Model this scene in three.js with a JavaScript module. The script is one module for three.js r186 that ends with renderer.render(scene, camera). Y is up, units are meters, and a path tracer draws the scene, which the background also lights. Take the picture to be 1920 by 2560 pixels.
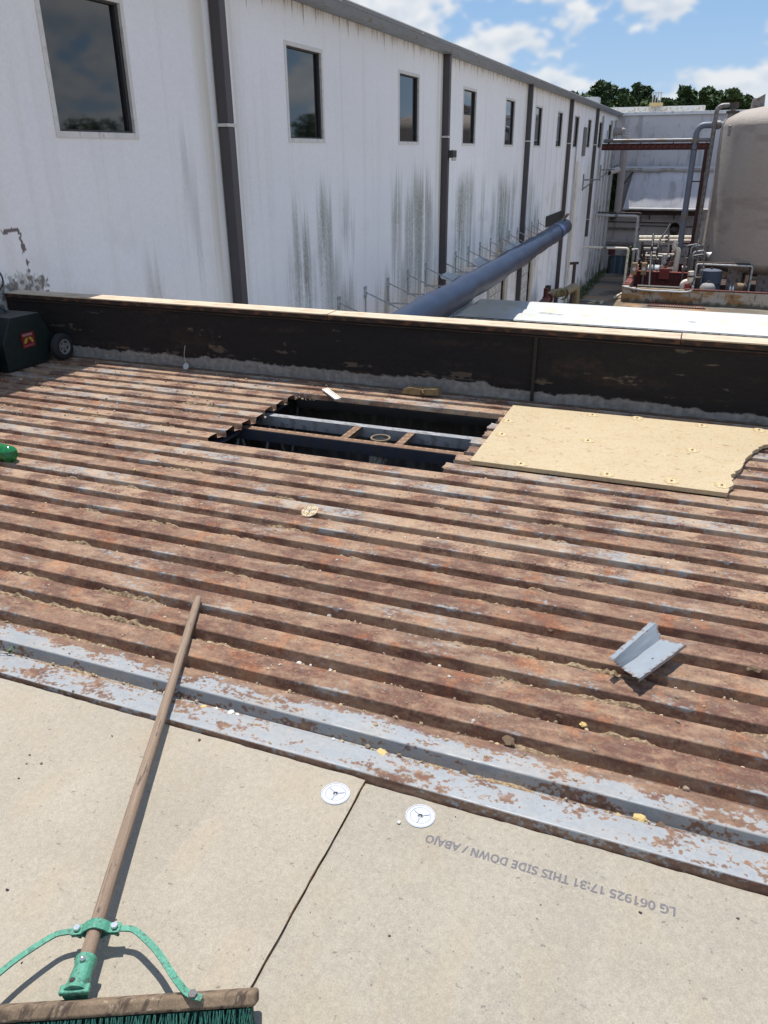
import * as THREE from 'three';
import { mergeGeometries, mergeVertices } from 'three/addons/utils/BufferGeometryUtils.js';
import { RoundedBoxGeometry } from 'three/addons/geometries/RoundedBoxGeometry.js';

// ---------------------------------------------------------------- camera, sky, sun, exposure
const scene = new THREE.Scene();
const EYE = new THREE.Vector3(0, 1.567, 0);
const camera = new THREE.PerspectiveCamera(66.596, 768 / 1024, 0.05, 900);
camera.position.copy(EYE);
camera.rotation.set(-24.7077 * Math.PI / 180, 21.2591 * Math.PI / 180, -0.386 * Math.PI / 180, 'YXZ');
camera.updateMatrixWorld(true);

const renderer = new THREE.WebGLRenderer({ antialias: true });
renderer.setSize(768, 1024);
renderer.toneMapping = THREE.LinearToneMapping;
renderer.toneMappingExposure = 1.22;
renderer.shadowMap.enabled = true;

const SUN = new THREE.Vector3(-0.20, 1, -0.25).normalize();
const sun = new THREE.DirectionalLight(new THREE.Color(1.0, 0.955, 0.90), 4.8);
sun.position.copy(SUN).multiplyScalar(80).add(new THREE.Vector3(-1, 0, -20));
sun.target.position.set(-1, 0, -20);
sun.castShadow = true;
Object.assign(sun.shadow.camera, { left: -45, right: 45, top: 45, bottom: -45, near: 1, far: 200 });
sun.shadow.mapSize.set(4096, 4096);
scene.add(sun, sun.target);

// noise tools (all seeded)
const GR = new Float32Array(65536);
{ let s = 12345; for (let i = 0; i < 65536; i++) { s = (Math.imul(s, 1664525) + 1013904223) >>> 0; GR[i] = s / 4294967296; } }
const rngOf = (seed) => { let s = (seed * 2654435761) >>> 0; return () => { s = (s + 0x6D2B79F5) >>> 0; let t = Math.imul(s ^ (s >>> 15), 1 | s); t = (t + Math.imul(t ^ (t >>> 7), 61 | t)) ^ t; return ((t ^ (t >>> 14)) >>> 0) / 4294967296; }; };
function vn(x, y, px, py, seed) {               // periodic value noise, periods px, py (integers)
  const xi = Math.floor(x), yi = Math.floor(y); let fx = x - xi, fy = y - yi;
  fx = fx * fx * (3 - 2 * fx); fy = fy * fy * (3 - 2 * fy);
  let x0 = xi % px; if (x0 < 0) x0 += px; let x1 = x0 + 1; if (x1 === px) x1 = 0;
  let y0 = yi % py; if (y0 < 0) y0 += py; let y1 = y0 + 1; if (y1 === py) y1 = 0;
  const s = Math.imul(seed, 31337) | 0, ya = (Math.imul(y0, 104729) + s) | 0, yb = (Math.imul(y1, 104729) + s) | 0, xa = Math.imul(x0, 7919), xb = Math.imul(x1, 7919);
  const a = GR[((xa + ya) ^ (Math.imul(x0, y0) + (y0 << 4))) & 65535], b = GR[((xb + ya) ^ (Math.imul(x1, y0) + (y0 << 4))) & 65535], c = GR[((xa + yb) ^ (Math.imul(x0, y1) + (y1 << 4))) & 65535], d = GR[((xb + yb) ^ (Math.imul(x1, y1) + (y1 << 4))) & 65535];
  return a + (b - a) * fx + (c - a) * fy + (a - b - c + d) * fx * fy;
}
const BANKS = [];                               // octave noise kept in a few tiles, so that large textures stay cheap
function bankOf(n, base, oct, seed) { const d = new Float32Array(n * n); for (let j = 0; j < n; j++) for (let i = 0; i < n; i++) { let s = 0, a = 0.5, t = 0, f = base; for (let o = 0; o < oct; o++) { s += a * vn(i / n * f, j / n * f, f, f, seed + o * 17); t += a; a *= 0.5; f *= 2; } d[j * n + i] = s / t; } return { d, n, base }; }
for (let k = 0; k < 3; k++) BANKS.push(bankOf(512, 4, 6, 31 + k * 101));
for (let k = 0; k < 3; k++) BANKS.push(bankOf(1024, 32, 4, 67 + k * 131));
function fbm(u, v, fx, fy, oct, seed) {         // u, v in 0..1
  const hi = Math.max(fx, fy) >= 20, B = BANKS[(hi ? 3 : 0) + seed % 3], n = B.n, m = n - 1;
  let rx = fx / B.base, ry = fy / B.base; if (rx > 1) rx = Math.round(rx); if (ry > 1) ry = Math.round(ry);
  const x = (u * rx + GR[(seed * 53) & 65535]) * n, y = (v * ry + GR[(seed * 97 + 7) & 65535]) * n, xi = Math.floor(x), yi = Math.floor(y), fu = x - xi, fv = y - yi;
  const x0 = xi & m, x1 = (xi + 1) & m, y0 = (yi & m) * n, y1 = ((yi + 1) & m) * n, d = B.d, a = d[y0 + x0], b = d[y0 + x1], c = d[y1 + x0], e = d[y1 + x1];
  return a + (b - a) * fu + (c - a) * fv + (a - b - c + e) * fu * fv;
}
const cl = (x, a = 0, b = 1) => Math.min(b, Math.max(a, x));
const ss = (a, b, x) => { const t = cl((x - a) / (b - a)); return t * t * (3 - 2 * t); };
const lerp = (a, b, t) => a + (b - a) * t;
const mix3 = (a, b, t) => [lerp(a[0], b[0], t), lerp(a[1], b[1], t), lerp(a[2], b[2], t)];
function vn3(x, y, z, seed) {
  const xi = Math.floor(x), yi = Math.floor(y), zi = Math.floor(z);
  let fx = x - xi, fy = y - yi, fz = z - zi; fx = fx * fx * (3 - 2 * fx); fy = fy * fy * (3 - 2 * fy); fz = fz * fz * (3 - 2 * fz);
  const s = Math.imul(seed, 2654435), X0 = Math.imul(xi, 73856093), X1 = (X0 + 73856093) | 0, Y0 = Math.imul(yi, 19349663), Y1 = (Y0 + 19349663) | 0, Z0 = Math.imul(zi, 83492791) ^ s, Z1 = Math.imul(zi + 1, 83492791) ^ s;
  const a = GR[(X0 ^ Y0 ^ Z0) >>> 7 & 65535], b = GR[(X1 ^ Y0 ^ Z0) >>> 7 & 65535], c = GR[(X0 ^ Y1 ^ Z0) >>> 7 & 65535], d = GR[(X1 ^ Y1 ^ Z0) >>> 7 & 65535], e = GR[(X0 ^ Y0 ^ Z1) >>> 7 & 65535], f = GR[(X1 ^ Y0 ^ Z1) >>> 7 & 65535], g = GR[(X0 ^ Y1 ^ Z1) >>> 7 & 65535], h = GR[(X1 ^ Y1 ^ Z1) >>> 7 & 65535];
  const p = a + (b - a) * fx, q = c + (d - c) * fx, r = e + (f - e) * fx, t = g + (h - g) * fx, u = p + (q - p) * fy, v = r + (t - r) * fy;
  return u + (v - u) * fz;
}
function fbm3(x, y, z, o, seed) { let s = 0, a = 0.5, n = 0; for (let i = 0; i < o; i++) { s += a * vn3(x, y, z, seed + i * 13); n += a; a *= 0.5; x = x * 2.03 + 7.1; y = y * 2.03 + 3.7; z = z * 2.03 + 1.3; } return s / n; }

// computed sky: blue air with a field of cumulus that goes on all round
{
  const W = 2304, H = 1152, d = new Float32Array(W * H * 4);
  for (let j = 0; j < H; j++) {
    const el = ((j + 0.5) / H - 0.5) * Math.PI, sy = Math.sin(el), cy = Math.cos(el);
    const up = Math.max(0, sy), t = Math.pow(up, 0.45);
    const air = mix3([0.52, 0.77, 1.0], [0.13, 0.32, 0.76], cl(t * 1.05));
    for (let i = 0; i < W; i++) {
      const k = (j * W + i) * 4; let c = air;
      if (el < -0.02) c = [0.28, 0.27, 0.25];
      else {
        const az = ((i + 0.5) / W - 0.5) * 2 * Math.PI, x = Math.cos(az) * cy, z = Math.sin(az) * cy;
        // spread of the layer grows towards the horizon
        const ysq = Math.pow(up + 0.001, 0.62) * 5.2, f = 3.4 / (0.62 + up * 0.7);
        const X = x * f, Z = z * f;
        const big = fbm3(X * 0.8 + 11.4, ysq * 1.1, Z * 0.8 + 5.2, 3, 3);
        const puff = (yy) => { const q = fbm3(X * 3.3, yy * 3.3, Z * 3.3, j > H * 0.70 ? 3 : 6, 41); const b = Math.abs(fbm3(X * 9 + 3, yy * 9, Z * 9, 3, 77) - 0.5) * 2; return q * 0.82 + (1 - b) * 0.18; };
        const n0 = puff(ysq), cov = 0.572 - 0.42 * (big - 0.36) - 0.06 * ss(0.0, 0.10, up) * ss(0.45, 0.25, up) + 0.05 * ss(0.25, 0.6, up);
        let dens = ss(cov - 0.025, cov + 0.075, n0);
        if (dens > 0.004) {
          const above = puff(ysq + 0.08), dd = n0 - above;
          const lit = cl(0.60 + dd * 3.4 - (n0 - cov) * 0.45, 0, 1);
          const cc = mix3([0.55, 0.66, 0.80], [1.0, 1.0, 1.0], lit);
          c = mix3(air, cc, dens * 0.92);
        }
        const haze = ss(0.16, 0.0, up) * 0.35; c = mix3(c, [0.72, 0.82, 0.92], haze);
      }
      d[k] = c[0]; d[k + 1] = c[1]; d[k + 2] = c[2]; d[k + 3] = 1;
    }
  }
  const sky = new THREE.DataTexture(d, W, H, THREE.RGBAFormat, THREE.FloatType);
  sky.mapping = THREE.EquirectangularReflectionMapping; sky.magFilter = THREE.LinearFilter; sky.minFilter = THREE.LinearFilter; sky.needsUpdate = true;
  scene.background = sky; scene.environment = sky;
  scene.backgroundIntensity = 0.74; scene.environmentIntensity = 0.74;
}

// ---------------------------------------------------------------- helpers
const V = (x, y, z) => new THREE.Vector3(x, y, z);
function dirOf(u, v) {                            // photo pixel (1920 x 2560) to a direction
  const f = 1948.78; return V((u - 960) / f, -(v - 1280) / f, -1).applyQuaternion(camera.quaternion);
}
const onX = (u, v, x) => { const r = dirOf(u, v); return r.multiplyScalar((x - EYE.x) / r.x).add(EYE); };
const onY = (u, v, y) => { const r = dirOf(u, v); return r.multiplyScalar((y - EYE.y) / r.y).add(EYE); };
const onZ = (u, v, z) => { const r = dirOf(u, v); return r.multiplyScalar((z - EYE.z) / r.z).add(EYE); };
const used = {};
function numbered(n) { if (!(n in used)) { used[n] = 0; return n; } used[n]++; return n + '_' + String(used[n]).padStart(3, '0'); }
function thing(name, label, category, group, pos) {
  const g = new THREE.Group(); g.name = numbered(name); g.userData = { label, category }; if (group) g.userData.group = group;
  if (pos) g.position.copy(pos); scene.add(g); return g;
}
function part(parent, name, geo, mat) { const m = new THREE.Mesh(geo, mat); m.name = name; parent.add(m); return m; }
function solo(name, geo, mat, label, category, group, kind) {
  const m = new THREE.Mesh(geo, mat); m.name = numbered(name); m.userData = { label, category }; if (group) m.userData.group = group; if (kind) m.userData.kind = kind; scene.add(m); return m;
}
function structure(name, geo, mat, label) { const m = geo ? new THREE.Mesh(geo, mat) : new THREE.Group(); m.name = numbered(name); m.userData = { kind: 'structure', label, category: name.replace(/_/g, ' ') }; scene.add(m); return m; }
function tri(geo, off = 0) {                      // uv in metres by the main axis of each face
  const g = geo.index ? geo.toNonIndexed() : geo, p = g.attributes.position, uv = new Float32Array(p.count * 2);
  const a = V(), b = V(), c = V(), n = V();
  for (let i = 0; i < p.count; i += 3) {
    a.fromBufferAttribute(p, i); b.fromBufferAttribute(p, i + 1); c.fromBufferAttribute(p, i + 2);
    n.copy(b).sub(a).cross(c.clone().sub(a)); const ax = Math.abs(n.x), ay = Math.abs(n.y), az = Math.abs(n.z);
    [a, b, c].forEach((q, k) => {
      const o = (i + k) * 2;
      if (ay >= ax && ay >= az) { uv[o] = q.x; uv[o + 1] = -q.z; } else if (ax >= az) { uv[o] = -q.z; uv[o + 1] = q.y; } else { uv[o] = q.x; uv[o + 1] = q.y; }
      uv[o] += off; uv[o + 1] += off * 0.7;
    });
  }
  g.setAttribute('uv', new THREE.BufferAttribute(uv, 2)); return g;
}
const place = (g, x, y, z) => { g.translate(x, y, z); return g; };
function box(x0, x1, y0, y1, z0, z1, r = 0) {
  const w = Math.abs(x1 - x0), h = Math.abs(y1 - y0), d = Math.abs(z1 - z0);
  const g = r ? new RoundedBoxGeometry(w, h, d, 2, Math.min(r, w * 0.45, h * 0.45, d * 0.45)) : new THREE.BoxGeometry(w, h, d);
  g.translate((x0 + x1) / 2, (y0 + y1) / 2, (z0 + z1) / 2); return tri(g);
}
function bar(a, b, w, h = w, up = V(0, 1, 0)) {   // rectangular bar between two points
  const L = a.distanceTo(b), g = new THREE.BoxGeometry(w, h, L), m = new THREE.Matrix4();
  const zz = b.clone().sub(a).normalize(), uu = Math.abs(zz.dot(up)) > 0.98 ? V(1, 0, 0) : up, xx = uu.clone().cross(zz).normalize(), yy = zz.clone().cross(xx);
  m.makeBasis(xx, yy, zz); m.setPosition(a.clone().add(b).multiplyScalar(0.5)); g.applyMatrix4(m); return tri(g);
}
function rod(a, b, r, r2 = r, seg = 14, open = false) {
  const L = a.distanceTo(b), g = new THREE.CylinderGeometry(r2, r, L, seg, 1, open);
  g.applyQuaternion(new THREE.Quaternion().setFromUnitVectors(V(0, 1, 0), b.clone().sub(a).normalize()));
  g.translate((a.x + b.x) / 2, (a.y + b.y) / 2, (a.z + b.z) / 2); return g;
}
function pipe(pts, r, bend = 2.2, seg = 12) {     // pipe run with swept bends
  const path = new THREE.CurvePath(); let cur = pts[0].clone();
  for (let i = 1; i < pts.length - 1; i++) {
    const p = pts[i], din = p.clone().sub(pts[i - 1]), dout = pts[i + 1].clone().sub(p), k = Math.min(bend * r, din.length() * 0.45, dout.length() * 0.45);
    const a = p.clone().addScaledVector(din.normalize(), -k), b = p.clone().addScaledVector(dout.normalize(), k);
    path.add(new THREE.LineCurve3(cur, a)); path.add(new THREE.QuadraticBezierCurve3(a, p, b)); cur = b;
  }
  path.add(new THREE.LineCurve3(cur, pts[pts.length - 1].clone()));
  const list = []; path.curves.forEach((c, i) => { const n = c.isLineCurve3 ? 1 : 6; for (let k = i ? 1 : 0; k <= n; k++) list.push(c.getPoint(k / n)); });
  return sweep(list, r, seg);
}
function sweep(list, r, seg = 10) {               // tube through a polyline, ends capped
  const pos = [], nor = [], idx = []; let ref = V(0, 1, 0);
  const n = list.length;
  for (let i = 0; i < n; i++) {
    const t = list[Math.min(n - 1, i + 1)].clone().sub(list[Math.max(0, i - 1)]).normalize();
    if (i === 0) ref = Math.abs(t.y) > 0.9 ? V(1, 0, 0) : V(0, 1, 0);
    const s = ref.clone().cross(t).normalize(), q = t.clone().cross(s); ref = q;
    const rr = typeof r === 'function' ? r(i / (n - 1)) : r;
    for (let k = 0; k <= seg; k++) { const a = k / seg * Math.PI * 2, d = s.clone().multiplyScalar(Math.cos(a)).addScaledVector(q, Math.sin(a)); nor.push(d.x, d.y, d.z); pos.push(list[i].x + d.x * rr, list[i].y + d.y * rr, list[i].z + d.z * rr); }
    if (i) for (let k = 0; k < seg; k++) { const a = (i - 1) * (seg + 1) + k, b = a + seg + 1; idx.push(a, a + 1, b, b, a + 1, b + 1); }
  }
  for (const e of [0, n - 1]) { const c = pos.length / 3; const t = e ? list[e].clone().sub(list[e - 1]).normalize() : list[0].clone().sub(list[1]).normalize(); pos.push(list[e].x, list[e].y, list[e].z); nor.push(t.x, t.y, t.z); const o = e * (seg + 1); const start = pos.length / 3; for (let k = 0; k <= seg; k++) { const b = (o + k) * 3; pos.push(pos[b], pos[b + 1], pos[b + 2]); nor.push(t.x, t.y, t.z); } for (let k = 0; k < seg; k++) e ? idx.push(c, start + k, start + k + 1) : idx.push(c, start + k + 1, start + k); }
  const g = new THREE.BufferGeometry(); g.setAttribute('position', new THREE.Float32BufferAttribute(pos, 3)); g.setAttribute('normal', new THREE.Float32BufferAttribute(nor, 3)); g.setIndex(idx);
  return tri(g);
}
const merge = (list) => mergeGeometries(list.map((g) => { const q = g.index ? g.toNonIndexed() : g; for (const k of Object.keys(q.attributes)) if (!['position', 'normal', 'uv'].includes(k)) q.deleteAttribute(k); return q; }));
function tex(w, h, fn, size, srgb = true) {       // fn(u, v) -> [r, g, b] 0..255; size = metres per repeat
  const d = new Uint8Array(w * h * 4);
  for (let j = 0; j < h; j++) for (let i = 0; i < w; i++) { const c = fn((i + 0.5) / w, (j + 0.5) / h), k = (j * w + i) * 4; d[k] = cl(c[0], 0, 255); d[k + 1] = cl(c[1], 0, 255); d[k + 2] = cl(c[2], 0, 255); d[k + 3] = 255; }
  const t = new THREE.DataTexture(d, w, h); t.colorSpace = srgb ? THREE.SRGBColorSpace : THREE.NoColorSpace; t.magFilter = THREE.LinearFilter; t.minFilter = THREE.LinearMipmapLinearFilter; t.generateMipmaps = true;
  t.wrapS = t.wrapT = THREE.RepeatWrapping; if (size) t.repeat.set(1 / size, 1 / size); t.needsUpdate = true; return t;
}
const bumpTex = tex(512, 512, (u, v) => { const n = 255 * (0.55 * fbm(u, v, 16, 16, 5, 5) + 0.45 * vn(u * 170, v * 170, 170, 170, 9)); return [n, n, n]; }, 1, false);
const bumps = {};
function bumpOf(size) { const key = size.toFixed(2); if (bumps[key]) return bumps[key]; const t = bumpTex.clone(); t.repeat.set(1 / size, 1 / size); t.needsUpdate = true; bumps[key] = t; return t; }
const plains = {};
function mottled(c, o = {}) {                     // one colour with grain, blotches and optional second stain colour
  const { amp = 0.10, stain = null, amount = 0.4, size = 1.2, f = 5, rough = 0.8, metal = 0, bump = 0.0008, seed = 1, res = 256, sx = 1, sy = 1 } = o;
  if (!stain) { const key = [amp, size, f, sx, sy].join(); const shared = plains[key] || (plains[key] = tex(256, 256, (u, v) => { const n = fbm(u, v, f * sx, f * sy, 6, 3), g = vn(u * 128, v * 128, 128, 128, 8) - 0.5, k = 222 * (1 + (n - 0.5) * 2 * amp + g * amp * 0.7); return [k, k, k]; }, size)); const m = new THREE.MeshStandardMaterial({ map: shared, color: new THREE.Color(`rgb(${c.map((x) => Math.min(255, Math.round(x * 1.13))).join(',')})`), roughness: rough, metalness: metal }); if (bump) { m.bumpMap = bumpOf(size * 0.6); m.bumpScale = bump; } return m; }
  const map = tex(res, res, (u, v) => {
    const n = fbm(u, v, f * sx, f * sy, 6, seed), g = vn(u * 128, v * 128, 128, 128, seed + 5) - 0.5, b = fbm(u, v, f * 2 * sx, f * 2 * sy, 5, seed + 91);
    let q = c.map((x) => x * (1 + (n - 0.5) * 2 * amp + g * amp * 0.7));
    if (stain) q = mix3(q, stain, ss(1 - amount - 0.10, 1 - amount + 0.08, b * 0.75 + n * 0.25 + 0.12 + g * 0.05));
    return q;
  }, size);
  const m = new THREE.MeshStandardMaterial({ map, roughness: rough, metalness: metal });
  if (bump) { m.bumpMap = bumpOf(size * 0.6); m.bumpScale = bump; }
  return m;
}
const plain = (r, g, b, rough = 0.6, metal = 0, extra = {}) => new THREE.MeshStandardMaterial({ color: new THREE.Color().setRGB(r, g, b), roughness: rough, metalness: metal, ...extra });
function canvasTex(w, h, draw) { const c = document.createElement('canvas'); c.width = w; c.height = h; draw(c.getContext('2d'), w, h); const t = new THREE.CanvasTexture(c); t.colorSpace = THREE.SRGBColorSpace; t.anisotropy = 4; return t; }

// ---------------------------------------------------------------- the stripped metal roof deck
const PITCH = 0.1524, Z0 = -1.5355, DEPTH = 0.040, NR = 25;
const NW = 8, WIN = 1 / NW;                         // the texture holds eight ribs' worth of steel, unrolled: face, top, back, valley
const PROFILE = [[0.0150, -0.0400], [0.0125, -0.0385], [0.0030, -0.0040], [0.0008, -0.0008], [-0.0030, 0.0], [-0.0600, 0.0], [-0.0860, 0.0], [-0.0890, -0.0008], [-0.0912, -0.0040], [-0.1000, -0.0385], [-0.1030, -0.0400], [-0.1380, -0.0400]];
const ARC = [0]; for (let i = 1; i < PROFILE.length; i++) ARC.push(ARC[i - 1] + Math.hypot(PROFILE[i][0] - PROFILE[i - 1][0], PROFILE[i][1] - PROFILE[i - 1][1]));
const ARCL = ARC[ARC.length - 1];
const edgeAt = ARC[3] / ARCL, backAt = ARC[7] / ARCL;
const rustLevel = [-0.27, -0.17, 0.14, -0.01, 0.18, 0.10, 0.06, 0.14];   // eight kinds of rib, the first mostly primer
const dustK = [0.10, 0.16, 0.34, 0.62, 0.34, 0.42, 0.66, 0.40];            // how much pale dust clings to each kind of rib
const deckMap = tex(2048, 800, (u, v) => {
  const w = Math.floor(v * NW) % NW, s = v * NW - w, lv = rustLevel[w];
  const big = fbm(u, v, 12, 9, 5, 101), med = fbm(u, v, 64, 64, 5, 203), fine = fbm(u, v, 320, 192, 3, 307), grit = vn(u * 1024, v * 400, 1024, 400, 11) * 0.6 + vn(u * 400, v * 200, 400, 200, 12) * 0.4;
  let q = mix3([134, 138, 140], [148, 151, 152], med);                    // grey primer
  q = q.map((x) => x * (0.95 + 0.10 * fine));
  let wear = (big - 0.5) * 0.75 + (med - 0.5) * 0.55 + (fine - 0.5) * 0.6 + lv + 0.11;
  const edge = Math.exp(-Math.pow((s - edgeAt) / 0.05, 2));
  wear -= edge * (0.14 + 0.5 * (fbm(u, v, 12, 8, 3, 555) - 0.5));
  if (w === 1) wear += 0.34 * ss(edgeAt + 0.16, backAt, s) - 0.10;         // the second rib is rusty along its far half only
  if (w === 0 && s < edgeAt) wear += 0.34;                                 // the lip against the boards has rusted through its paint
  const soft = w < 2 ? 0.07 : 0.18;
  const pale = cl(fbm(u, v, 64, 64, 4, 402) * 1.7 - 0.35 + (fine - 0.5) * 0.9);
  const stainC = mix3([136, 106, 81], [90, 63, 48], pale);
  q = mix3(q, stainC, ss(-soft, soft * 0.8, wear + (grit - 0.5) * 0.34) * 0.92);
  const deep = (fbm(u, v, 96, 96, 5, 611) - 0.5) * 1.1 + (big - 0.5) * 0.5 + lv * 0.5 + (fine - 0.5) * 0.35;
  q = mix3(q, mix3([80, 51, 42], [106, 73, 58], fine), ss(0.0, 0.30, deep + (grit - 0.5) * 0.28) * 0.82 * ss(-0.12, 0.0, wear + 0.03));
  const orange = (fbm(u, v, 48, 24, 5, 777) - 0.5) * 1.4 + lv * 0.35 + (s > 0.78 ? 0.14 : 0);
  q = mix3(q, [146, 86, 50], ss(0.14, 0.52, orange + (grit - 0.5) * 0.25) * 0.5 * ss(-0.1, 0.05, wear));
  const dusty = fbm(u, v, 36, 22, 4, 909); q = mix3(q, [172, 146, 118], ss(0.36, 0.70, dusty + (fine - 0.5) * 0.55 + (grit - 0.5) * 0.3) * dustK[w]);
  const gk = 0.06 + 0.18 * ss(-0.2, 0.05, wear); q = q.map((x) => x * (1 - gk / 2 + gk * grit));
  return q;
});
const deckRough = tex(1024, 512, (u, v) => { const w = Math.floor(v * NW) % NW, lv = rustLevel[w]; const big = fbm(u, v, 12, 9, 5, 101), med = fbm(u, v, 64, 64, 5, 203); const wear = (big - 0.5) * 0.75 + (med - 0.5) * 0.55 + lv + 0.11; const r = 255 * lerp(0.42, 0.86, ss(-0.16, 0.04, wear)); return [r, r, r]; }, 0, false);
const deckBump = tex(1024, 512, (u, v) => { const n = 255 * (0.5 * fbm(u, v, 55, 30, 5, 611) + 0.5 * fbm(u, v, 260, 130, 2, 19)); return [n, n, n]; }, 0, false);
const deckMat = new THREE.MeshStandardMaterial({ map: deckMap, roughnessMap: deckRough, roughness: 1, metalness: 0.0, bumpMap: deckBump, bumpScale: 0.0008, side: THREE.DoubleSide });
const deck = structure('metal_roof_deck', null, null, 'rusty corrugated steel roof deck stripped of its roofing');
const DX0 = -5.50, DX1 = 3.6;
function ribSegment(i, x0, x1, kind, ragL, ragR) {
  const rnd = rngOf(900 + i * 7 + Math.round(x0 * 31)), n = Math.max(3, Math.ceil((x1 - x0) / 0.045)), pos = [], uv = [], idx = [], P = PROFILE.length, u0 = GR[i * 37 + 5] * 4;
  for (let k = 0; k <= n; k++) {
    const x = lerp(x0, x1, k / n);
    const wob = (vn(x * 1.3, i * 3.1, 256, 256, 71) - 0.5) * 0.004, dent = (vn(x * 4.1, i * 5.7, 256, 256, 72) - 0.5) * 0.0016;
    for (let p = 0; p < P; p++) {
      let xx = x; if (k === 0 && ragL) xx += (GR[(i * 91 + p * 13) & 65535] - 0.5) * ragL; if (k === n && ragR) xx += (GR[(i * 57 + p * 29) & 65535] - 0.5) * ragR;
      const topness = p >= 3 && p <= 7 ? 1 : 0;
      pos.push(xx, PROFILE[p][1] + dent * topness + (k === 0 && ragL && topness ? GR[i * 3 + p] * 0.012 - 0.006 : 0), Z0 - i * PITCH + PROFILE[p][0] + wob);
      uv.push((xx + u0) / 4, (kind + 0.01 + 0.98 * ARC[p] / ARCL) / NW);
    }
    if (k) for (let p = 0; p < P - 1; p++) { const a = (k - 1) * P + p, b = a + P; idx.push(a, b, a + 1, b, b + 1, a + 1); }
  }
  const g = new THREE.BufferGeometry(); g.setAttribute('position', new THREE.Float32BufferAttribute(pos, 3)); g.setAttribute('uv', new THREE.Float32BufferAttribute(uv, 2)); g.setIndex(idx); g.computeVertexNormals();
  return g;
}
const kinds = [0, 1, 2, 4, 5, 7, 2, 4, 5, 6, 3, 7, 6, 3, 6, 3, 6, 5, 3, 6, 3, 6, 3, 6, 3];
const ribL = { 15: -2.63, 16: -2.60, 17: -2.575, 18: -2.56, 19: -2.58, 20: -2.57, 21: -2.565 };
const ribR = { 15: -1.14, 16: -1.12, 17: -1.10, 18: -1.11, 19: -1.07, 20: -1.085, 21: -1.06 };
for (let i = 0; i < NR; i++) {
  if (ribL[i]) { part(deck, 'deck_rib', ribSegment(i, DX0, ribL[i], kinds[i], 0, 0.016), deckMat); part(deck, 'deck_rib', ribSegment(i, ribR[i], DX1, kinds[i], 0.016, 0), deckMat); }
  else if (i === 0) { const a = part(deck, 'deck_rib', ribSegment(0, DX0, -1.31, 0), deckMat); part(deck, 'deck_rib', ribSegment(0, -1.315, DX1, 0), deckMat).position.set(0, 0.003, 0.004); }
  else part(deck, 'deck_rib', ribSegment(i, DX0, DX1, kinds[i]), deckMat);
}
// the steel below the cover boards and the room under the deck
const inMat = mottled([118, 116, 112], { amp: 0.15, stain: [96, 92, 88], amount: 0.4, size: 1.5, rough: 0.95, seed: 61, sx: 4 });
const low = structure('roof_substrate', null, null, 'roof build-up under the tan cover boards');
part(low, 'insulation', box(-5.5, 3.6, -0.30, -0.036, -1.519, 3.5), mottled([150, 120, 84], { amp: 0.15, size: 0.6, seed: 62 }));
const room = structure('room_below', null, null, 'dark room seen through the hole in the roof deck');
part(room, 'room_floor', box(-5.5, 3.6, -3.9, -3.8, -5.2, 3.5), inMat);
part(room, 'room_wall', box(-5.5, 3.6, -3.8, -0.05, -5.37, -5.20), inMat);
part(room, 'room_wall', box(-5.6, -5.5, -3.8, -0.3, -5.2, 3.5), inMat);
part(room, 'room_wall', box(3.6, 3.7, -3.8, 0.0, -5.37, 3.5), inMat);
part(room, 'room_wall', box(-5.6, 3.7, -3.8, 0.0, 3.5, 3.6), inMat);

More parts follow.
